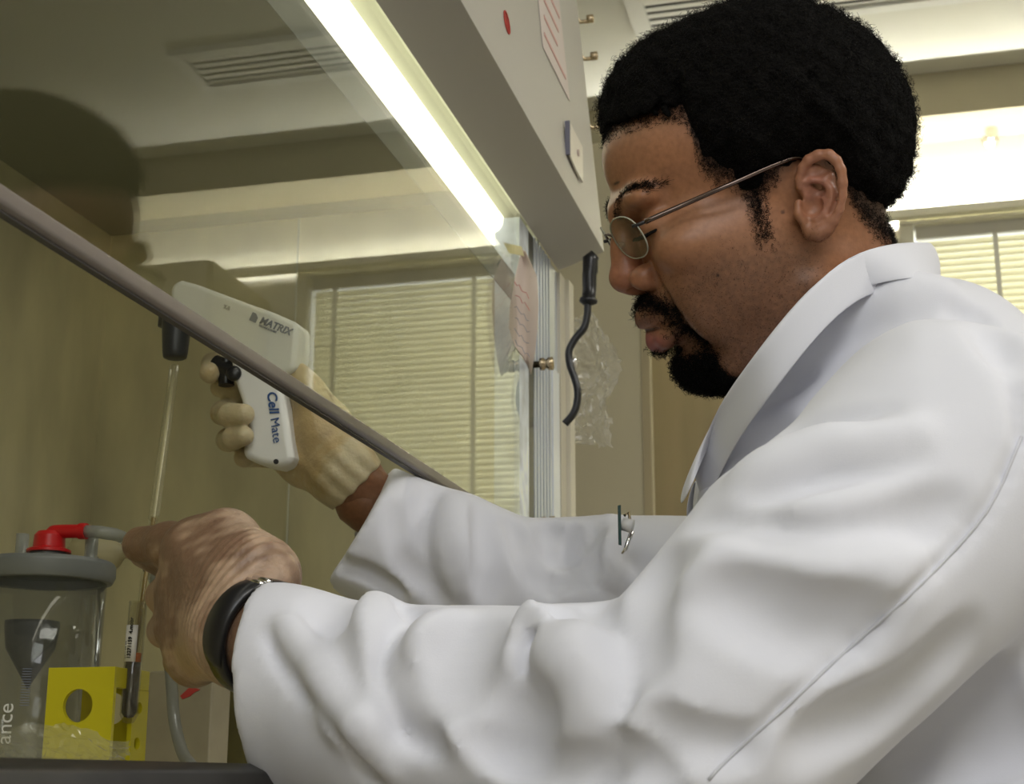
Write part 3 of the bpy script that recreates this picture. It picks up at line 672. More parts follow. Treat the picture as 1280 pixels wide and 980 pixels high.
tr = MB().tube([Y(268, 455, gy), Y(292, 466, gy)], .0085, 16); tr.tube([Y(283, 450, gy), Y(283, 482, gy)], .0070, 14); tr.build('trigger', blackp, gn, smooth=True, bevel=.0008)
MB().lathe([(.0001, -.001), (.0060, 0), (.0066, .004), (.0040, .006), (.0001, .006)], Y(293, 468, gy-.011), 18, (.25, -1, 0)).build('trigger_knob', blackp, gn, smooth=True)
MB().tube([Y(345, 577, gy-.0125), Y(345, 577, gy-.0118)], .0022, 10).build('charge_socket', blackp, gn)
rgt = Y(365, 414, gy-.0145)-Y(321, 396, gy-.0145); rgt /= np.linalg.norm(rgt); upv = np.cross(rgt, (0, 1, 0)); upv = -upv if upv[2] < 0 else upv
text('brand_lettering', 'MATRIX', .0086, inkgrey, gn, Y(323.5, 403.5, gy-.0146), rgt, upv, bold=.0002, shear=.15)
text('brand_small_lettering', 'TECHNOLOGIES', .0024, inkgrey, gn, Y(323, 407.5, gy-.0146), rgt, upv)
p0 = Y(311, 400, gy-.0146); sq = MB().slab([p0, p0+rgt*.0068, p0+rgt*.0068+upv*.0045, p0+rgt*.0035+upv*.0075, p0+upv*.0075], (0, .0003, 0)); sq.build('brand_mark', inkgrey, gn)
p0 = Y(278, 385, gy-.0146); text('pictogram', '%&', .0055, mat('pale_grey_ink', (.42, .41, .38), .5), gn, p0, rgt, upv)
dn = Y(341, 548, gy-.0126)-Y(334, 492, gy-.0126); dn /= np.linalg.norm(dn); rv = np.cross(dn, (0, -1, 0)); rv = rv if rv[0] > 0 else -rv
text('model_lettering', 'Cell', .0118, inkblue, gn, Y(334, 490, gy-.0127), dn, rv, bold=.0002, shear=.2)
text('model_lettering', 'Mate', .0108, inkblue, gn, Y(338, 523, gy-.0127), dn, rv, bold=-.00005)
# glass pipette: nozzle to test tube
pt = empty('glass_pipette', Y(166, 830, ty), 'long thin glass pipette running from the gun nozzle into the test tube', 'pipette')
pA = tip1; pB = Y(182, 655, .97); pC = Y(166, 838, ty)
MB().tube([pA, pA*.45+pC*.55], .0040, 16, cap=False).build('glass_stem', clear_mat('stem_glass', (.9, .88, .76), .10, .03, haze=.22, hazecol=(.6, .57, .42)), pt, smooth=True)
MB().tube([pA, pA*.45+pC*.55], .0012, 8).build('glass_bore', mat('bore_glow', (.75, .70, .50), .25), pt, smooth=True)
MB().tube([pA*.45+pC*.55, pC], [.0033, .0028], 16, cap=False).build('glass_tip', tubeg, pt, smooth=True)
MB().tube([pA*.45+pC*.55, pC], [.0018, .0014], 10).build('amber_column', mat('dull_amber', (.34, .24, .08), .25), pt, smooth=True)
q = pA*.33+pC*.67
MB().tube([q+(pA-pC)*.006, q-(pA-pC)*.01], .0036, 14).build('grip_ring', mat('ring_white', (.6, .58, .5), .4), pt, smooth=True)

# ================================================================== THE MAN
# head frame: f forward, l to his left, u up, in millimetres
PHI, BE, RO = math.radians(18), math.radians(12), math.radians(15)
HC = np.array((-.07, 1.02, .398))
d_ = np.array((-math.cos(PHI), -math.sin(PHI), 0)); dl = np.array((math.sin(PHI), -math.cos(PHI), 0.))
df = np.array((d_[0]*math.cos(BE), d_[1]*math.cos(BE), -math.sin(BE))); du = np.array((d_[0]*math.sin(BE), d_[1]*math.sin(BE), math.cos(BE)))
dl, du = dl*math.cos(RO)-du*math.sin(RO), du*math.cos(RO)+dl*math.sin(RO)
HM = np.stack([df, dl, du])            # rows
def HW(P): return HC + (np.asarray(P, float)/1000)@HM
def HL(W_): return ((np.asarray(W_)-HC)@HM.T)*1000
hf = Field((-125, -98, -178), (138, 102, 150), 1.35)
hf.ell((-5, 0, 48), (98, 75, 86))                                   # cranium
hf.ell((38, 0, 50), (74, 63, 56), 14)                                # forehead
hf.ell((46, 0, -12), (51, 58, 74), 14)                               # mid face
for s_ in (-1, 1):
    hf.ell((70, 45*s_, -18), (28, 20, 19), 22)                       # cheekbone
    hf.ell((22, 54*s_, -38), (36, 15, 38), 18); hf.ell((50, 42*s_, -58), (34, 17, 34), 18)                       # masseter
    hf.cap((-2, 58*s_, -62), (52, 24*s_, -102), 13, 16, 14)          # jaw
    hf.ell((72, 27*s_, -46), (20, 19, 24), 12)                       # cheek beside the mouth
    hf.ell((98, 30*s_, 21), (12, 20, 9), 14)                        # brow
    hf.ell((105, 31*s_, -2), (11, 14, 8), 11, 's')                     # socket
    hf.ell((88, 32*s_, -2), (14, 16, 12.5), 6)                     # lids over the eye
hf.ell((104, 0, 18), (10, 22, 10), 10)
hf.ell((72, 0, -60), (35, 29, 24), 10)                               # muzzle
hf.ell((58, 0, -100), (27, 27, 19), 10)                              # chin
hf.ell((30, 0, -88), (44, 44, 26), 16)                               # under the jaw
hf.cap((107, 0, 12), (109, 0, -10), 6.5, 8.0, 9)                     # nose bridge
hf.cap((109, 0, -8), (109.5, 0, -28), 8.0, 12.5, 6)                  # nose ridge to tip
hf.ell((110.5, 0, -30), (12.0, 12.0, 10.5), 4)
for s_ in (-1, 1):
    hf.ell((98, 16.5*s_, -33), (14.0, 8.5, 10), 2.5); hf.chain([(89, 27*s_, -24, 1.3), (83.5, 28*s_, -34, 1.8), (88, 26*s_, -43, 1.3)], 3.5, 's')
    hf.ell((108, 7.5*s_, -42), (7.5, 3.8, 4.6), 1.5, 's')
hf.ell((104, 0, -40), (8, 3.0, 4), 4)                                # septum
# lips
hf.chain([(89, 27, -64, 3.2), (97, 12, -61, 6.5), (100.5, 0, -61.5, 8.2), (97, -12, -61, 6.5), (89, -27, -64, 3.2)], 5)
hf.chain([(87, 25, -73, 3.5), (93, 12, -77, 7.5), (95.5, 0, -78, 8.8), (93, -12, -77, 7.5), (87, -25, -73, 3.5)], 4)
hf.chain([(90, 30, -68.5, 1.2), (100, 14, -69.5, 1.4), (106, 0, -70, 1.4), (100, -14, -69.5, 1.4), (90, -30, -68.5, 1.2)], 2.2, 's')
for s_ in (-1, 1):                                                    # fold from nose to mouth, lid crease
    hf.chain([(96, 25*s_, -34, 1.6), (92, 33*s_, -50, 1.8), (86, 36*s_, -64, 1.5)], 6, 's')
    hf.chain([(101, 20*s_, 5, .7), (101, 29*s_, 8.0, .7), (98, 37*s_, 7.5, .5)], 2, 's')
# neck
hf.cap((-22, 0, -20), (-42, 0, -160), 60, 52, 18)
hf.cap((-20, 44, -48), (-16, 22, -150), 17, 15, 14)
# ears
def earpt(x, y, s_, out=0):
    """ear drawing in its own plane: x towards the back, y down (drawing units), out away from the head"""
    a = (525-x)*.088; b = (400-y)*.083
    return np.array((-13 + a*.93 + b*(-.10), s_*(77.5 - a*.42 + out), -3 + b))
for s_ in (1, -1):
    rim = [(375, 290, 1, 2.4), (372, 230, 1.5, 2.8), (400, 150, 3, 3.4), (450, 95, 4, 3.7), (520, 75, 4.5, 3.9), (595, 90, 5, 3.9), (645, 150, 5, 3.8), (672, 230, 5, 3.7), (676, 330, 5, 3.6), (668, 430, 4, 3.5), (640, 530, 3, 3.6), (595, 610, 2, 4.0)]
    R_e = None
    hf.chain([tuple(earpt(x, y, s_, -2))+(r,) for x, y, r in ((420, 210, 4.2), (520, 190, 4.2), (600, 260, 4.4), (610, 380, 4.4), (570, 500, 4.6), (500, 610, 4.8))], 4)
    hf.chain([tuple(earpt(x, y, s_, -3))+(r,) for x, y, r in ((430, 300, 5.0), (500, 420, 6.0), (450, 500, 5.5), (480, 600, 5))], 4)
    hf.chain([tuple(earpt(x, y, s_, o_+1))+(r,) for x, y, o_, r in rim], 1.6)
    hf.chain([tuple(earpt(x, y, s_, 1))+(r,) for x, y, r in ((595, 610, 4.4), (545, 665, 5.2), (490, 690, 5.6), (430, 670, 4.2), (400, 610, 3.4))], 3)   # lobe
    hf.chain([tuple(earpt(x, y, s_, 2.6))+(r,) for x, y, r in ((400, 262, 1.6), (480, 255, 2.4), (560, 290, 2.8), (610, 370, 2.8), (600, 470, 2.8), (545, 545, 2.8), (480, 580, 2.8))], 1.8)  # antihelix
    hf.chain([tuple(earpt(x, y, s_, 3.2))+(r,) for x, y, r in ((355, 420, 3.0), (350, 500, 3.4), (370, 560, 3.0))], 3)  # tragus
    hf.ell(earpt(480, 350, s_, 3), (9.0, 3.6, 4.5), 1.6, 's')       # upper hollow
    hf.ell(earpt(455, 460, s_, 3), (7.5, 5.0, 7.5), 1.6, 's')       # concha
    hf.ell(earpt(500, 190, s_, 4.5), (10, 2.6, 4.5), 1.5, 's')      # upper fossa
    hf.chain([tuple(earpt(x, y, s_, 5.2))+(1.9,) for x, y in ((560, 130), (625, 210), (645, 330), (630, 450), (580, 550))], 1.5, 's')
hv, hfc = hf.mesh(); hv = smooth_verts(hv, hfc, 1, .35)
hl_side = np.abs(hv[:, 1])
# skin colour: base, lips, stubble, ear and nose warmth
base = np.tile(np.array((.33, .145, .070)), (len(hv), 1)); fx, lx, ux = hv[:, 0], np.abs(hv[:, 1]), hv[:, 2]
def blob(c, r, p=1.0): return np.exp(-(((fx-c[0])/r[0])**2+((lx-c[1])/r[1])**2+((ux-c[2])/r[2])**2)**p)
def mixc(col, a): 
    global base
    base = base*(1-a[:, None])+np.array(col)*a[:, None]
mixc((.30, .145, .075), .8*blob((75, 50, -5), (32, 30, 24)))
mixc((.31, .15, .08), .7*blob((100, 0, 60), (40, 60, 28)))
mixc((.36, .135, .085), .65*blob((112, 0, -30), (22, 22, 16)))
mixc((.36, .16, .10), .8*blob((-13, 85, 0), (20, 14, 34), 2))
mixc((.35, .13, .10), .5*blob((-8, 82, 0), (10, 8, 16), 2))
jaw = np.clip(1-np.abs((ux+66)-(fx-30)*(-.10))/52, 0, 1)
stub = np.clip((-ux-12-np.clip(fx-60, 0, 60)*.55)/26, 0, 1)*np.clip((ux+140)/25, 0, 1)*np.clip((fx+18)/22, 0, 1)
stub *= 1-.9*blob((98, 0, -72), (18, 26, 13), 2)
stp_n = .55+.45*np.clip(vnoise(hv, 1.7, 4)*3, -1, 1)
mixc((.070, .045, .033), np.clip(.54*stub, 0, 1)*(.8+.25*stp_n))
lips = np.clip(1.25*blob((100, 0, -79), (17, 20, 7.2), 2), 0, 1); mixc((.30, .095, .085), lips)
mixc((.17, .075, .055), np.clip(1.1*blob((100, 0, -63), (14, 22, 4.5), 2), 0, 1))
sc_ = np.clip((hv[:, 2]-np.interp(hv[:, 0], [-140, -90, -65, -56, -44, -36, -14, -9, 2, 17, 25, 33, 40, 50, 58, 61, 62, 80, 114, 140.], [-45, -42, -34, -28, -12, 8, 27, 25, 22, 18, 5, 10, 22, 26, 36, 50, 70, 76, 74, 74.])+9)/16, 0, 1)*(hl_side < 78); mixc((.02, .012, .009), .8*sc_)
mixc((.06, .02, .02), np.clip(blob((102, 0, -70), (9, 26, 1.4), 2), 0, 1))
mixc((.12, .06, .04), .5*blob((104, 20, 2), (8, 14, 8)))
for c_ in ((10, 68, -8), (62, 58, -42), (108, 30, 36)):
    dd = np.sqrt((fx-c_[0])**2+(ux-c_[2])**2); mixc((.03, .012, .01), (hv[:, 1] > 0)*np.clip(1.6-dd, 0, 1)*(np.abs(lx-c_[1]) < 30))

# hair region on the scalp: height of the hairline as a function of f (side view)
hl_f = np.array([-140, -90, -65, -56, -44, -36, -14, -9, 2, 17, 25, 33, 40, 50, 58, 61, 62, 80, 114, 140.])
hl_u = np.array([-45, -42, -34, -28, -12, 8, 27, 25, 21, 17, 5, 10, 22, 26, 36, 50, 70, 76, 74, 74.])
def hairline(f): return np.interp(f, hl_f, hl_u)
hr = Field((-128, -105, -60), (124, 105, 166), 1.6)
hr.ell((-6, 0, 50), (112, 92, 103)); hr.ell((42, 0, 78), (69, 70, 62), 12)
sl, x, y, z = hr.sub((-200, -200, -200), (200, 200, 200))
G = np.stack(np.broadcast_arrays(x, y, z), -1).reshape(-1, 3)
dcut = (hairline(x)[:, 0, 0])[:, None, None] + (vnoise(G, .28, 40)*7+vnoise(G, .7, 41)*4).reshape(hr.D.shape)
edge = (dcut + 2.0 - z)*.8                                 # positive below the line
thick = hr.D
# thin the hair towards the hairline at the sides
near = np.clip((z-dcut)/34.0, 0, 1)
side_w = np.clip(1-(x-62)/20, 0, 1)                       # blunt edge at the front
hr.D = np.maximum(hr.D + (1-near)*13.0*side_w + 3.0, edge).astype(np.float32)
Dn = (1.7*vnoise(G, .30, 11)*2 + .8*vnoise(G, .75, 12)*2).reshape(hr.D.shape); hr.D = (hr.D + Dn).astype(np.float32)
rv_, rf_ = hr.mesh()

# body under the clothes (one mesh with the head): torso, arms, hands
def V4(px, py, y, r): p = Y(px, py, y); return (p[0], p[1], p[2], r)
SHN = (.035, .83, .215); ELN = tuple(Y(880, 925, .752)); SHF = (.05, 1.21, .20)
ELF = tuple(Y(760, 748, 1.24))
LW = V4(312, 800, .845, .030); RW = V4(452, 625, 1.145, .026)
# left hand (near): wrist, palm, knuckles
def hand_left(F, g=0.0, k=.010):
    w1 = V4(352, 806, .825, .031+g); w2 = V4(312, 792, .845, .031+g)
    F.chain([w1, w2], k)
    kn = [V4(243, 690, .885, .0190+g), V4(228, 735, .898, .0185+g), V4(226, 785, .900, .0175+g), V4(243, 825, .895, .0150+g)]
    for q in kn: F.cap(w2[:3], q[:3], .024+g, q[3], .016)
    F.cap(kn[0][:3], kn[3][:3], .016+g, .014+g, .014)
    p = [V4(222, 712, .935, .0115+g), V4(205, 745, .940, .0125+g), V4(206, 788, .940, .012+g), V4(224, 826, .935, .0105+g)]
    tip = [V4(178, 694, .965, .0088+g), V4(232, 752, .968, .010+g), V4(234, 792, .968, .010+g), V4(247, 828, .962, .009+g)]
    for a, b, c in zip(kn, p, tip):
        F.cap(a[:3], b[:3], a[3]*.84, b[3], .006); F.cap(b[:3], c[:3], b[3]*.96, c[3], .003)
    th = [V4(322, 722, .858, .027+g), V4(282, 680, .885, .0205+g), V4(252, 682, .895, .0165+g), V4(212, 680, .915, .0135+g), V4(176, 681, .930, .0128+g)]
    F.chain(th, .009)
    F.cap(th[1][:3], kn[0][:3], .016+g, .015+g, .014)
    # tendons and thumb muscle
    F.cap(V4(300, 740, .842, 0)[:3], V4(262, 705, .868, 0)[:3], .015+g, .012+g, .015)
def hand_right(F, g=0.0, k=.008):
    w1 = V4(468, 628, 1.150, .026+g); w2 = V4(430, 590, 1.135, .025+g)
    F.chain([w1, w2], k)
    F.chain([(*w2[:3], .026+g), V4(405, 540, 1.140, .024+g), V4(385, 500, 1.145, .020+g)], .014)
    F.chain([(*w2[:3], .024+g), V4(385, 575, 1.145, .022+g), V4(345, 560, 1.150, .016+g)], .014)
    F.chain([V4(395, 545, 1.150, .024+g), V4(340, 500, 1.155, .016+g)], .012)
    # thumb along the back of the grip
    F.chain([V4(400, 545, 1.128, .018+g), V4(385, 490, 1.122, .0130+g), V4(372, 470, 1.118, .0115+g)], .010)
    # fingers round the front of the grip, tips towards the camera
    F.chain([V4(335, 470, 1.155, .0125+g), V4(285, 450, 1.150, .0098+g), V4(266, 455, 1.135, .0092+g), V4(263, 466, 1.110, .0092+g)], .004)
    F.chain([V4(340, 510, 1.158, .0130+g), V4(290, 510, 1.150, .0108+g), V4(279, 516, 1.128, .0104+g), V4(287, 519, 1.098, .0098+g), V4(305, 518, 1.090, .0088+g)], .003)
    F.chain([V4(345, 545, 1.158, .0120+g), V4(300, 545, 1.150, .0102+g), V4(285, 550, 1.125, .0096+g), V4(292, 548, 1.100, .0092+g), V4(305, 545, 1.093, .0082+g)], .003)
    F.chain([V4(350, 570, 1.158, .0110+g), V4(312, 570, 1.150, .0092+g), V4(305, 572, 1.135, .0086+g)], .003)
    F.chain([V4(275, 485, 1.150, .0085+g), V4(300, 492, 1.140, .0085+g)], .004)

bf = Field((-.46, .66, -.52), (.28, 1.34, .30), .008)
bf.ell((.05, 1.02, .02), (.11, .16, .26), .04).ell((.09, 1.02, -.35), (.13, .17, .14), .06)
bf.cap((.06, .87, .13), (.07, 1.17, .13), .045, .045, .04)
bf.cap((.05, 1.03, .15), (.015, 1.035, .24), .060, .052, .03)
bf.chain([(*SHN[:2], SHN[2]-.075, .045), (*ELN, .040), (LW[0], LW[1], LW[2], .027)], .02)
bf.chain([(*SHF[:2], SHF[2]-.05, .045), (*ELF, .034), (*Y(620, 728, 1.20), .030), (RW[0], RW[1], RW[2], .024)], .02)
bv, bfc = bf.mesh()
lh = Field(np.minimum(Y(150, 640, .8), Y(380, 870, 1.0))-.03, np.maximum(Y(380, 640, .8), Y(150, 640, 1.0))+np.array((.14, .0, .03)), .0025)
def hand_field(fn, g, h, lo, hi): F = Field(lo, hi, h); fn(F, g); return F
LHlo, LHhi = (-.545, .78, .02), (-.285, 1.0, .215)
RHlo, RHhi = (-.62, 1.05, .165), (-.355, 1.21, .385)
F1 = hand_field(hand_left, -.0018, .0022, LHlo, LHhi); v1, f1 = F1.mesh()
F2 = hand_field(hand_right, -.0018, .0022, RHlo, RHhi); v2, f2 = F2.mesh()
# legs: thighs to the seat and shins to the floor, out of the frame
lg = Field((-.45, .80, -.82), (.30, 1.26, -.28), .010)
for yy in (.92, 1.12):
    lg.chain([(.08, yy, -.38, .085), (-.33, yy, -.36, .065)], .02); lg.chain([(-.33, yy, -.37, .058), (-.30, yy, -.74, .042)], .02); lg.chain([(-.27, yy, -.765, .035), (-.40, yy, -.775, .024)], .01)
v3, f3 = lg.mesh()
Vall = np.vstack([HW(hv), bv, v1, v2, v3]); offs = np.cumsum([0, len(hv), len(bv), len(v1), len(v2)])
Fall = np.vstack([hfc[:, ::1], bfc+offs[1], f1+offs[2], f2+offs[3], f3+offs[4]])
tint = np.vstack([base, np.tile(np.array((.225, .10, .05)), (len(Vall)-len(hv), 1))])
# HM is a left-handed frame for (f, l, u)?  keep the winding right
if np.linalg.det(HM) < 0: Fall[:len(hfc)] = Fall[:len(hfc), ::-1]
man = mk('person', Vall, Fall, skinm, None, True, tint)
tag(man, 'man in white lab coat and rimless glasses bending towards the tube he holds', 'person')
rf2 = rf_[:, ::-1] if np.linalg.det(HM) < 0 else rf_
mk('hair', HW(rv_), rf2, hairb, man, True)

# ---- curls
def curls(name, P, Nn, length, rad_, wire, parent, m, npts=7, turns=1.3, flat=0.0, comb_dir=None, jit=.5):
    n = len(P); r = RNG
    A = Nn + jit*r.normal(size=(n, 3))
    if comb_dir is not None: A = A*(1-flat)+np.asarray(comb_dir)*flat+.25*r.normal(size=(n, 3))
    A /= np.linalg.norm(A, axis=1, keepdims=True)
    B = np.cross(A, r.normal(size=(n, 3))); B /= np.linalg.norm(B, axis=1, keepdims=True); Cc = np.cross(A, B)
    Ls = length*(.6+.8*r.random(n)); ph = r.random(n)*6.28; rr_ = rad_*(.5+r.random(n))
    rows = []
    for k in range(npts):
        t = k/(npts-1); ang = ph+turns*6.283*t
        rows.append(P + A*(Ls*t)[:, None] + (B*np.cos(ang)[:, None]+Cc*np.sin(ang)[:, None])*(rr_*(0.2+.8*t))[:, None])
    Q = np.stack(rows, 1)                                    # n, npts, 3
    T = np.gradient(Q, axis=1); T /= np.linalg.norm(T, axis=2, keepdims=True)+1e-9
    U = np.cross(T, Nn[:, None, :]+.01); U /= np.linalg.norm(U, axis=2, keepdims=True)+1e-9; W2 = np.cross(T, U)
    ring = [Q + wire*(U*math.cos(a)+W2*math.sin(a))*np.linspace(1, .5, npts)[None, :, None] for a in (0, 2.094, 4.189)]
    V = np.stack(ring, 2).reshape(-1, 3)                      # n, npts, 3ring
    i0 = (np.arange(n)*npts*3)[:, None, None]; k = (np.arange(npts-1)*3)[None, :, None]; j = np.arange(3)[None, None, :]; j2 = (np.arange(3)+1) % 3
    a = i0+k+j; b = i0+k+j2[None, None, :]; F = np.stack([a, b, b+3, a+3], -1).reshape(-1, 4)
    o = mk(name, V, F, m, parent); o['kind'] = 'stuff'; return o
def head_sample(F, verts, count, w=None):
    p = None if w is None else w/w.sum(); idx = RNG.choice(len(verts), count, p=p)
    P = verts[idx]+RNG.normal(size=(count, 3))*.6; Nn = F.normal(verts[idx]); return P, Nn
P, Nn = head_sample(hr, rv_, 15000, (rv_[:, 2] > hairline(rv_[:, 0])+4)*1.0)
curls('hair_curls', HW(P-Nn*1.0), Nn@HM, .0048, .0016, .00022, man, hairm, turns=1.5)
# sparse edge of the hairline and sideburns, on the skin
du_ = hv[:, 2]-hairline(hv[:, 0])
notear = (np.abs(hv[:, 1]) < 79-np.clip(hv[:, 0], -40, 0)*0) & ~((hv[:, 0] < 8) & (hv[:, 0] > -36) & (hv[:, 2] < 34) & (hv[:, 2] > -36) & (np.abs(hv[:, 1]) > 66))
wt = np.clip(1-np.abs(du_-4)/15, 0, 1)*notear*(hv[:, 2] > -48)
sb = np.clip(1-np.abs(hv[:, 0]-27+(hv[:, 2]+5)*.02)/8.5, 0, 1)*np.clip(1-np.abs(hv[:, 2]+8)/26, 0, 1)*(np.abs(hv[:, 1]) > 40)*2.2
P, Nn = head_sample(hf, hv, 9000, np.clip(wt+sb, 0, 3)); curls('hairline_curls', HW(P), Nn@HM, .0032, .0013, .00016, man, hairm, turns=1.2, jit=.9)
# beard: moustache, soul patch, goatee
mo = np.exp(-(((ux+49-np.clip(lx-8, 0, 40)*-.35)/5.5)**2))*(lx < 30)*(fx > 82)*(ux < -43+ -.25*lx)
mo2 = np.exp(-(((lx-31)/6)**2))*(ux < -55)*(ux > -100)*(fx > 62)
gt = np.clip(1-np.abs((ux+108)/17), 0, 1)**.5*(fx > 28)*(lx < 36)*(ux < -93)*1.6 + ((ux < -110) & (fx > 28) & (lx < 34))*1.0
sp_ = np.exp(-(((ux+89)/4)**2+(lx/6)**2))*(fx > 80)*1.4
wb = mo*1.3+mo2*.9+gt+sp_
P, Nn = head_sample(hf, hv, 11000, wb); curls('beard', HW(P), Nn@HM, .0042, .0014, .00020, man, hairm, turns=1.1, jit=.7)
P, Nn = head_sample(hf, hv, 5200, gt); curls('goatee', HW(P+Nn*1.5), Nn@HM, .0055, .0018, .00026, man, hairm, turns=1.3, jit=.8)
stw = stub*(1-lips)*.8; P, Nn = head_sample(hf, hv, 9000, np.clip(stw, 0, 1)**1.4*(hv[:, 1] > -20)); curls('stubble', HW(P), Nn@HM, .0011, .0002, .00009, man, hairm, npts=3, turns=.2, jit=.8)
for s_ in (1, -1):
    bx = np.array([(110, 12, 15), (107, 22, 23), (100, 33, 28), (90, 45, 28), (76, 54, 20)], float); bx[:, 1] *= s_
    mid = hv; wbr = np.zeros(len(hv))
    for a_, b_2, wd in zip(bx[:-1], bx[1:], (3.4, 3.4, 2.6, 1.2)):
        v = (b_2-a_)*np.array((0, 1, 1)); t = np.clip(((hv-a_)@v)/(v@v), 0, 1); dd = np.linalg.norm((hv-(a_+t[:, None]*v))*np.array((.12, 1, 1)), axis=1)*(1+9*(hv[:, 0] < 60)); wbr = np.maximum(wbr, np.clip(1-dd/(wd*1.3), 0, 1))
    P, Nn = head_sample(hf, hv, 900, wbr)
    curls('eyebrow', HW(P), Nn@HM, .0046, .0003, .00015, man, hairm, npts=4, turns=.3, flat=.8, comb_dir=(np.array((-.55, .8*s_, .05)))@HM, jit=.2)
    # eye: ball, with lashes along the lowered lid
    ey = HW((88.5, 32*s_, -1)); eb = MB().lathe([(.0123*math.sin(t), -.0123*math.cos(t)) for t in np.linspace(.001, math.pi-.001, 14)], ey, 20).build('eye', mat('eyeball', (.55, .50, .45), .15), man, smooth=True)
    lash = MB(); rim_ = []
    for t in np.linspace(-1, 1.15, 34):
        l_ = (32+13.5*t)*s_; u_ = -6.0+2.6*t*t-(.6*t)
        fs = np.arange(70, 112, .4); dd = hf.at(np.stack([fs, np.full_like(fs, l_), np.full_like(fs, u_)], 1)); f_ = fs[np.where(dd < 0)[0].max()]
        p_ = np.array((f_, l_, u_)); rim_.append(p_)
        out_ = np.array((6.0-1.5*t, 3.2*t*s_, -3.0)); lash.tube([HW(p_), HW(p_+out_*.55), HW(p_+out_+np.array((0, 0, 1.4)))], [.00055, .0004, .00012], 4)
    lash.tube([HW(p_) for p_ in rim_], [.0008+.0009*math.sin(math.pi*i_/33) for i_ in range(34)], 6)
    lash.build('eyelashes', hairm, man)

# ---- rimless glasses
gs = bpy.data.objects.new('eyeglasses', None); C.objects.link(gs); gs.parent = man; gs.location = Vector(HW((112, 0, 0)))+Vector((0, 0, H))-man.location
def gp(f, l, u): return HW((f, l, u))
metal = mat('gunmetal', (.16, .12, .105), .2, 1.0)
for s_ in (1, -1):
    cen = np.array((110.5, 32*s_, -4.5)); w_, h_ = 23.5, 15.0
    ring = []
    for k in range(28):
        a = 2*math.pi*k/28; cu, su = math.cos(a), math.sin(a); l2 = w_*np.sign(cu)*abs(cu)**.85; u2 = h_*np.sign(su)*abs(su)**.85
        ring.append(np.array((cen[0]-.20*l2 + u2*.38, cen[1]+l2*s_, cen[2]+u2)))
    lens = MB(); Vr = [HW(p+np.array((.7, 0, 0))) for p in ring]+[HW(p-np.array((.7, 0, 0))) for p in ring]
    n = 28; lens.add(Vr, [tuple(range(n)), tuple(range(n, 2*n))[::-1]]+[(i, n+i, n+(i+1) % n, (i+1) % n) for i in range(n)])
    ln = lens.build('lens', lensm, gs)
    MB().tube([HW(p) for p in ring+[ring[0]]], .00055, 6, cap=False).build('lens_edge', mat('lens_edge', (.42, .42, .34), .2), gs, smooth=True)
    outer = cen+np.array((-.20*22+2.2, 22*s_, 6)); hinge = outer+np.array((-5, 5*s_, 1.0))
    MB().tube([HW(outer+np.array((3, -1*s_, 0))), HW(outer), HW(hinge)], .0013, 8).build('hinge', blackp, gs, smooth=True)
    tp = [hinge, hinge+np.array((-30, 7*s_, 7)), np.array((45, 75*s_, 16)), np.array((10, 76*s_, 24)), np.array((-6, 73*s_, 25)), np.array((-22, 68*s_, 14))]
    MB().tube([HW(p) for p in cr(tp)], list(np.linspace(.0020, .0013, len(cr(tp)))), 8).build('temple', metal, gs, smooth=True)
    pad = cen+np.array((2, -18*s_, -3)); MB().lathe([(.0001, -.001), (.0026, -.0006), (.0026, .0006), (.0001, .001)], HW(pad), 12, HW((1, 1.2*s_, 0))-HC).build('nose_pad', tubeg, gs, smooth=True)
MB().tube([HW(p) for p in cr([(117, -9, 0), (119, -5, 2), (120, 0, 2.5), (119, 5, 2), (117, 9, 0)])], .0009, 8).build('bridge', metal, gs, smooth=True)

# ---- gloves
def glove_tint(V, fn_seed, pale, dark, amt):
    n_ = vnoise(V, 75, fn_seed)*2.2+.7*vnoise(V, 260, fn_seed+3)+.5*vnoise(V, 700, fn_seed+4); a = np.clip(.5+n_*1.3, 0, 1)[:, None]; return np.array(dark)*(1-a)+np.array(pale)*a
FL = hand_field(hand_left, 0.0, .00135, LHlo, LHhi)
# end of the glove: a rolled cuff round the wrist
wA = np.array(V4(352, 806, .825, 0)[:3]); wB = np.array(V4(312, 792, .845, 0)[:3]); wn = (wA-wB)/np.linalg.norm(wA-wB)
FL.cut(wB+wn*.036, wn, LHlo, LHhi)
gvL, gfL = FL.mesh(); gvL = smooth_verts(gvL, gfL, 1, .4)
nz = FL.normal(gvL)
# wrinkles round the wrist and thumb base
s1 = (gvL-wB)@wn; wr = np.exp(-((s1+.008)/.022)**2)*np.sin(s1*900+4*vnoise(gvL, 60, 5))*.0006; gvL = gvL+nz*wr[:, None]
gl1 = mk('glove', gvL, gfL, glovem, man, True, glove_tint(gvL, 21, (.45, .31, .21), (.235, .14, .088), 1)); gl1['label'] = 'tight cream latex glove on the near hand'
FR = hand_field(hand_right, 0.0, .0014, RHlo, RHhi)
rA = np.array(V4(468, 628, 1.150, 0)[:3]); rB = np.array(V4(430, 590, 1.135, 0)[:3]); rn = (rA-rB)/np.linalg.norm(rA-rB)
FR.cut(rB+rn*.016, rn, RHlo, RHhi)
gvR, gfR = FR.mesh(); gvR = smooth_verts(gvR, gfR, 1, .4); nz = FR.normal(gvR); s1 = (gvR-rB)@rn
side_ = gvR@np.cross(rn, (0, 1, 0)); wr = np.exp(-((s1-.002)/.022)**2)*np.sin(side_*520+3*vnoise(gvR, 40, 5))*.0009; gvR = gvR+nz*wr[:, None]
gl2 = mk('glove', gvR, gfR, glovem, man, True, glove_tint(gvR, 31, (.52, .44, .28), (.46, .34, .17), 1)); gl2['label'] = 'wrinkled cream latex glove on the far hand'
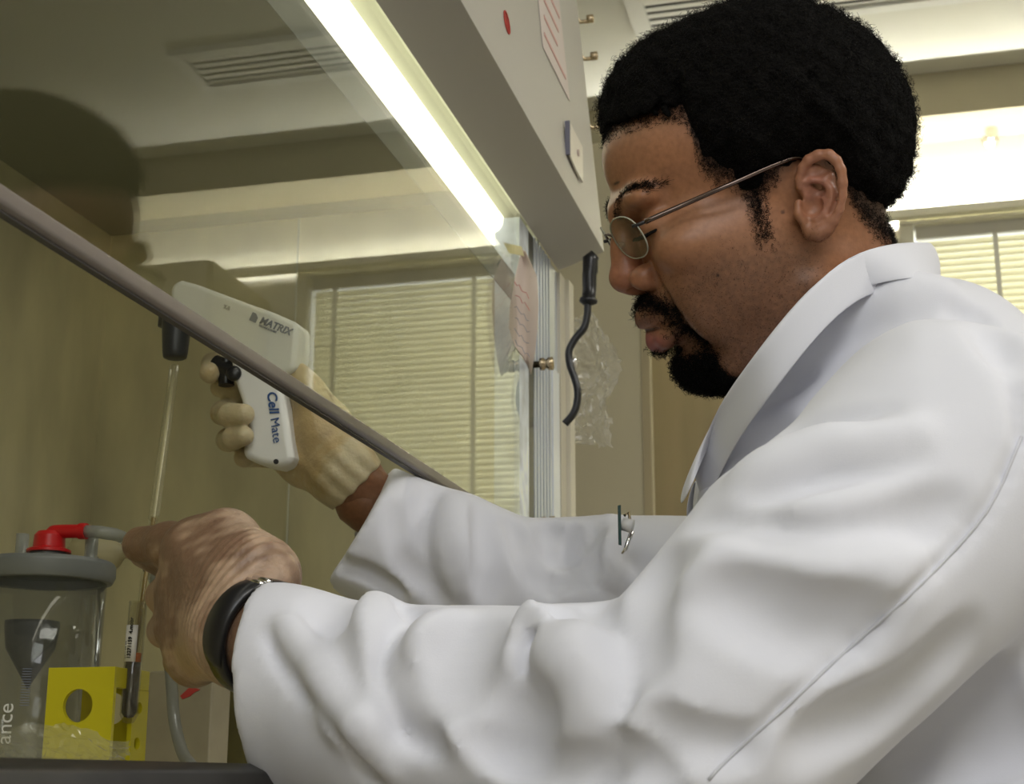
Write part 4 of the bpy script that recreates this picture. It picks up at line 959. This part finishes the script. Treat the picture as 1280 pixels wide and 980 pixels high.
# ---- wristwatch on the near wrist
wt_ = bpy.data.objects.new('wristwatch', None); C.objects.link(wt_); wt_.parent = man
wc = wB+wn*.020; wt_.location = Vector(wc)+Vector((0, 0, H))-man.location
MB().lathe([(.0345, -.010), (.0358, -.009), (.0358, .009), (.0345, .010), (.0325, .009), (.0325, -.009), (.0345, -.010)], wc, 40, wn).build('strap', blackp, wt_, smooth=True)
u1 = np.cross(wn, (0, 1, 0)); u1 /= np.linalg.norm(u1); u1 = u1 if u1[2] > 0 else -u1; v1_ = np.cross(wn, u1); v1_ = v1_ if v1_[1] < 0 else -v1_
dcl = u1*.25+v1_*.97; dcl /= np.linalg.norm(dcl)
cs = MB(); nn_ = 16; prf = [(.0352, -.011), (.0370, -.0115), (.0382, -.009), (.0382, .011), (.0352, .011)]
for i in range(nn_+1):
    a_ = math.radians(-38+98*i/nn_); dd = u1*math.sin(a_)+v1_*math.cos(a_); e_ = 1-.35*abs(i/nn_*2-1)**4
    for r__, h__ in prf: cs.V.append(tuple(wc+dd*(.0352+(r__-.0352)*e_)+wn*h__*e_))
for i in range(nn_):
    for j in range(4): cs.F.append((i*5+j, i*5+j+1, i*5+j+6, i*5+j+5))
cs.F += [tuple(range(5))[::-1], tuple(nn_*5+j for j in range(5))]
cs.build('case', blackp, wt_, smooth=True)
for a_ in (1.12, .98):
    dd = u1*math.sin(a_)+v1_*math.cos(a_); MB().tube([wc+dd*.0362-wn*.0085, wc+dd*.0362+wn*.0085], .0022, 10).build('lug', chrome, wt_, smooth=True)

# ================================================================== THE LAB COAT
cf = Field((-.44, .62, -.50), (.30, 1.36, .40), .0033)
cf.ell((.075, 1.01, .00), (.155, .205, .27), .05).ell((.10, 1.01, -.33), (.18, .22, .17), .08)
cf.cap((.045, .870, .165), (.055, 1.17, .175), .070, .072, .04)
cf.cap((.045, 1.03, .17), (.034, 1.030, .255), .110, .082, .04)
cf.ell((-.035, 1.06, .18), (.10, .10, .11), .05)                                   # bulging front
cf.ell((.135, .95, .09), (.10, .15, .15), .05)                                     # upper back
armN = [(.045, .825, .160, .080), (-.034, .775, .092, .077), V4(868, 915, .752, .070), V4(700, 918, .775, .0665), V4(520, 902, .80, .0635), V4(345, 858, .825, .056)]
A1 = Field((-.44, .62, -.50), (.30, 1.36, .40), .0033); A1.chain(armN, .004)
cN1 = np.array(armN[-1][:3]); A1.cap(cN1, Y(385, 905, .828), .055, .050, .02)
armF = [(.05, 1.20, .170, .083), (-.08, 1.235, .135, .074), V4(760, 748, 1.24, .070), V4(640, 740, 1.20, .061), V4(560, 705, 1.175, .060), V4(470, 668, 1.155, .056), V4(428, 650, 1.14, .055)]
A1.chain(armF, .004)
zz_ = cf.lo[2]+cf.h*np.arange(cf.n[2]); xx_ = cf.lo[0]+cf.h*np.arange(cf.n[0]); kk = (.014+.060*np.clip((zz_-.10)/.10, 0, 1)[None, None, :]*np.clip((.08-xx_)/.06, 0, 1)[:, None, None]).astype(np.float32)
hh = np.clip(.5+.5*(cf.D-A1.D)/kk, 0, 1); cf.D = cf.D*(1-hh)+A1.D*hh-kk*hh*(1-hh); del A1, hh
def surf(F, px, py, near=.55, far=1.5):
    r = ray(px, py); r = r/r[1]; ys = np.arange(near, far, .0015); P = r[None, :]*ys[:, None]
    ins = ((P > F.lo) & (P < F.lo+F.h*(F.n-1))).all(1); v = np.where(ins, F.at(P), 1.0); k = np.argmax(v < 0)
    return None if v[k] >= 0 else P[k]
def stroke(F, pts, r, depth, k, op):
    """a fold: ridge ('u') raised by depth, or a crease ('s') pressed in by depth, along the surface"""
    PP = []
    for (px, py) in cr([(a, b) for a, b in pts], 4):
        p = surf(F, px, py)
        if p is None: continue
        nrm = F.normal(p[None])[0]; PP.append(p + nrm*(depth-r if op == 'u' else r-depth))
    n_ = len(PP)
    for i, (a, b) in enumerate(zip(PP[:-1], PP[1:])):
        if np.linalg.norm(a-b) > .05: continue
        e0 = math.sin(math.pi*min(1, max(0, (i+.3)/n_)))**.5; e1 = math.sin(math.pi*min(1, max(0, (i+1.3)/n_)))**.5
        if op == 'u': F.cap(a, b, r*(.75+.25*e0), r*(.75+.25*e1), k, op)
        else: F.cap(a, b, r*(.75+.25*e0), r*(.75+.25*e1), k, op)
FOLDS = [
 ('s', [(738, 742), (748, 778), (760, 808), (766, 838), (760, 875)], .012, .007, .010),
 ('u', [(690, 763), (672, 778), (656, 802), (644, 838)], .009, .007, .008),
 ('s', [(652, 772), (640, 800), (637, 830), (640, 868), (643, 930)], .010, .006, .012),
 ('s', [(668, 790), (660, 812), (653, 838)], .004, .005, .004),
 ('s', [(518, 770), (498, 788), (480, 808), (476, 840), (490, 872), (512, 896), (545, 918)], .012, .007, .014),
 ('u', [(475, 745), (455, 775), (446, 815), (444, 870), (455, 910)], .014, .005, .016),
 ('u', [(560, 775), (520, 810), (512, 850), (535, 885), (590, 910)], .014, .004, .016),
 ('s', [(420, 740), (408, 775), (412, 830), (420, 870)], .014, .004, .018),
 ('s', [(339, 790), (352, 818), (370, 842), (393, 874), (429, 924), (475, 974)], .006, .004, .006),
 ('u', [(352, 780), (375, 815), (405, 855), (440, 905), (490, 965)], .008, .003, .010),
 ('s', [(706, 850), (712, 890), (730, 925), (778, 950), (830, 956)], .009, .005, .012),
 ('u', [(700, 800), (722, 840), (735, 890), (735, 920)], .014, .004, .018),
 ('s', [(590, 790), (572, 830), (590, 880), (640, 910)], .016, .004, .020),
 ('s', [(923, 565), (975, 540), (1040, 526), (1110, 523)], .010, .004, .014),
 ('s', [(944, 616), (1000, 594), (1060, 578), (1130, 564)], .010, .004, .014),
 ('u', [(930, 590), (990, 566), (1060, 550), (1140, 545)], .012, .003, .016),
 ('s', [(880, 655), (940, 668), (1000, 680), (1100, 666), (1185, 635)], .011, .004, .016),
 ('u', [(860, 690), (930, 700), (1010, 712), (1120, 695)], .016, .003, .020),
 ('s', [(905, 740), (960, 765), (1020, 780), (1080, 770)], .014, .004, .020),
 ('s', [(1276, 548), (1232, 640), (1150, 730), (1040, 830), (930, 930), (885, 975)], .0045, .0026, .0045),
 ('s', [(1225, 390), (1250, 440), (1270, 500), (1276, 548)], .005, .0025, .006),
 ('s', [(1185, 385), (1230, 410), (1275, 455)], .010, .003, .014),
 ('s', [(1080, 372), (1130, 365), (1180, 362)], .008, .003, .010),
 ('s', [(850, 690), (812, 720), (800, 770), (812, 830)], .014, .004, .018),
 ('s', [(1010, 930), (1070, 900), (1130, 870), (1200, 800)], .012, .004, .018),
 ('s', [(1130, 940), (1180, 900), (1240, 860)], .014, .005, .02),
 ('s', [(1200, 960), (1240, 930), (1278, 915)], .014, .005, .02),
 # far sleeve
 ('s', [(678, 662), (680, 700), (690, 735), (706, 760)], .008, .008, .010),
 ('s', [(709, 668), (706, 700), (704, 730)], .006, .007, .006),
 ('s', [(690, 656), (694, 676), (700, 696)], .011, .011, .010), ('s', [(716, 656), (713, 676), (712, 700)], .008, .008, .006),
 ('s', [(1010, 470), (960, 500), (915, 540), (880, 585)], .010, .004, .010), ('s', [(640, 655), (655, 690), (668, 730)], .010, .006, .010), ('s', [(770, 648), (745, 668), (735, 700), (742, 730)], .006, .005, .006),
 
 ('s', [(820, 900), (860, 925), (920, 930)], .010, .004, .010), ('s', [(590, 925), (640, 945), (700, 960), (760, 970)], .010, .004, .010),
 ('s', [(540, 612), (528, 650), (530, 700), (548, 745)], .010, .005, .014),
 ('u', [(575, 625), (572, 670), (580, 730)], .014, .004, .016),
 ('s', [(600, 640), (612, 690), (610, 740)], .012, .005, .014),
 ('s', [(418, 706), (455, 716), (490, 738), (515, 764)], .007, .005, .008),
 ('s', [(495, 640), (500, 690), (520, 725)], .008, .003, .012),
 ('u', [(765, 652), (752, 680), (760, 710), (785, 730)], .010, .005, .012),
 ('s', [(742, 660), (735, 690), (722, 725)], .010, .004, .012),
 # front panel towards the collar
 ('s', [(868, 520), (850, 560), (835, 600), (822, 640)], .006, .004, .006),
 ('s', [(905, 500), (885, 545), (872, 600), (868, 640)], .005, .004, .005),
]
for op, pts, r_, dp_, k_ in FOLDS: stroke(cf, pts, r_, dp_*(1.1 if r_ <= .005 else 1.45 if pts[0][1] > 700 and r_ < .015 else 1.1), k_*.7, op)
# open the cuffs
def open_cuff(F, plane_p, plane_n, wrist, inner, r_in, box):
    F.cut(plane_p, plane_n, box[0], box[1], .002); F.cap(wrist, inner, r_in, r_in*.8, .003, 's')
e1_ = np.array(Y(368, 722, .82)); e2_ = np.array(Y(300, 850, .80)); e3_ = np.array(Y(392, 985, .82))
# near cuff plane: runs from the top of the wrist down and to the right
nN = np.cross(e3_-e1_, (0, 1, 0)); nN /= np.linalg.norm(nN); nN = nN if nN[0] < 0 else -nN
pN = np.array(Y(345, 850, .825))
nN = np.array((-1, .02, -.10)); nN /= np.linalg.norm(nN)
open_cuff(cf, pN, nN, pN+nN*.05, pN-nN*.004, .047, (np.array((-.44, .72, -.08)), np.array((-.31, .92, .17))))
nF = np.array(Y(410, 620, 1.14))-np.array(Y(470, 660, 1.155)); nF /= np.linalg.norm(nF); pF = np.array(Y(448, 658, 1.147)); nF = np.array(Y(434, 645, 1.14))-np.array(Y(480, 672, 1.155)); nF /= np.linalg.norm(nF)
open_cuff(cf, pF, nF, pF+nF*.05, pF-nF*.004, .046, (np.array((-.44, 1.05, .08)), np.array((-.37, 1.25, .31))))
# room for the neck
cf.cap(HW((-30, 0, -70)), HW((-20, 0, 20)), .058, .072, .006, 's'); cf.cap(HW((20, 0, -95)), HW((60, 0, -110)), .040, .040, .006, 's')
yk = []
for a_, b_ in ((1165, 358), (1123, 358), (1068, 374), (1005, 416), (958, 464), (925, 516)):
    q = surf(cf, a_+10, b_+34)
    if q is not None: yk.append(tuple(Y(a_+2, b_+14, q[1]+.009))+(.013,))
cf.chain(yk, .020)
cv, cfc = cf.mesh()
SEAMS = [[(1276, 548), (1232, 640), (1150, 730), (1040, 830), (930, 930), (885, 975)], [(1225, 390), (1250, 440), (1270, 500), (1276, 548)]]
seam_pts = [[(q, cf.normal(q[None])[0]) for q in (surf(cf, a, b) for a, b in cr(pts_, 5)) if q is not None] for pts_ in SEAMS]
cv = smooth_verts(cv, cfc, 2, .4); cn_ = cf.normal(cv); cv = cv+cn_*(.0007*vnoise(cv*np.array((1, 1, .6)), 55, 61)+.0003*vnoise(cv, 160, 62))[:, None]
coat = mk('lab_coat', cv, cfc, coatm, man, True); coat['label'] = 'white cotton lab coat with creased sleeves'
for sq_ in seam_pts:
    P_ = []
    for q, n_ in sq_:
        j_ = ((cv-q)**2).sum(1).argpartition(4)[:4]; P_.append(q+n_*(float(((cv[j_]-q)@n_).mean())+.0002))
    if len(P_) > 2 and max(np.linalg.norm(a-b) for a, b in zip(P_[:-1], P_[1:])) < .06: MB().tube(P_, .0009, 6).build('seam', mat('seam_thread', (.64, .65, .70), .9), coat, smooth=True)
# skirt of the coat is the lower torso; collar as a folded band round the neck
top = [(1166, 300, 1.045), (1140, 299, .99), (1112, 301, .96), (1060, 314, .935), (1010, 358, .918), (965, 415, .912), (935, 455, .925), (905, 497, .955), (880, 545, .99), (862, 590, 1.02)]
bot = [(1173, 350, 1.05), (1160, 352, .965), (1123, 353, .915), (1068, 368, .880), (1005, 410, .868), (958, 458, .868), (925, 510, .885), (893, 560, .92), (868, 605, .96), (850, 640, 1.0)]
def mir(p):   # mirror across the man's middle plane
    n_ = np.array((math.sin(math.radians(4)), -math.cos(math.radians(4)), 0)); c_ = np.array((.03, 1.045, 0)); p = np.array(p); return p-2*((p-c_)@n_)*n_
bot_px = [(a, b) for a, b, _ in bot]
T_ = [Y(*p) for p in top]; B_2 = [Y(*p) for p in bot]
for i_, (a_, b_) in enumerate(bot_px):
    q = surf(cf, a_, b_)
    if q is not None and i_ > 0: B_2[i_] = q+cf.normal(q[None])[0]*.003
T_ = [mir(p) for p in T_[::-1]]+T_; B_2 = [mir(p) for p in B_2[::-1]]+B_2
rows = [[], [], [], []]
for a, b in zip(T_, B_2):
    cen_ = np.array((.02, 1.045, a[2])); inn = (cen_-a); inn[2] = 0; inn /= np.linalg.norm(inn)+1e-9
    rows[0].append(a+inn*.010-np.array((0, 0, .030))); rows[1].append(a+inn*.004+np.array((0, 0, -.002))); rows[2].append(a); rows[3].append((a+b)/2-inn*.004); rows.append([]) if len(rows) < 5 else None; rows[4].append(b-inn*.002)
nc = len(T_); Vc = np.array([p for r_ in rows for p in r_]); Fc = [(i*nc+j, i*nc+j+1, (i+1)*nc+j+1, (i+1)*nc+j) for i in range(4) for j in range(nc-1)]
co = mk('collar', Vc, Fc, coatm, coat, True); m_ = co.modifiers.new('sol', 'SOLIDIFY'); m_.thickness = .0022; m_ = co.modifiers.new('sub', 'SUBSURF'); m_.levels = 2; m_.render_levels = 2
# badge clipped to the breast pocket
bd = bpy.data.objects.new('badge', None); C.objects.link(bd); bd.parent = man; bp_ = np.array(Y(783, 660, 1.12)); bd.location = Vector(bp_)+Vector((0, 0, H))-man.location
bd['label'] = 'clip-on badge seen edge-on at the chest'
MB().slab([Y(772, 632, 1.115), Y(776, 631, 1.115), Y(777, 682, 1.115), Y(773, 681, 1.115)], tuple(ray(775, 655)/np.linalg.norm(ray(775, 655))*.045)).build('card', mat('badge_teal', (.01, .05, .05), .25), bd)
MB().tube([Y(778, 655, 1.12), Y(791, 658, 1.12)], [.0048, .0055], 16).build('clip_button', whitep, bd, smooth=True)
MB().tube([Y(790, 664, 1.12), Y(782, 686, 1.12), Y(777, 692, 1.12)], [.0018, .0016, .001], 8).build('clip_arm', chrome, bd, smooth=True)
MB().tube([Y(780, 645, 1.12), Y(786, 640, 1.12), Y(788, 655, 1.12)], .0012, 8).build('clip_spring', brass, bd, smooth=True)
# stool under the man (out of frame)
stl = empty('lab_stool', (.10, 1.02, -H), 'lab stool the man sits on, hidden below his coat', 'stool')
MB().lathe([(.0001, -.045), (.17, -.045), (.18, -.03), (.17, -.002), (.0001, 0)], (.12, 1.02, -.53), 32).build('seat', blackp, stl, smooth=True)
MB().tube([(.12, 1.02, -.57), (.12, 1.02, -.73)], .02, 14).build('pole', chrome, stl, smooth=True)
MB().lathe([(.0001, 0), (.22, 0), (.22, .015), (.03, .06), (.0001, .06)], (.12, 1.02, -H), 32).build('base', chrome, stl, smooth=True)
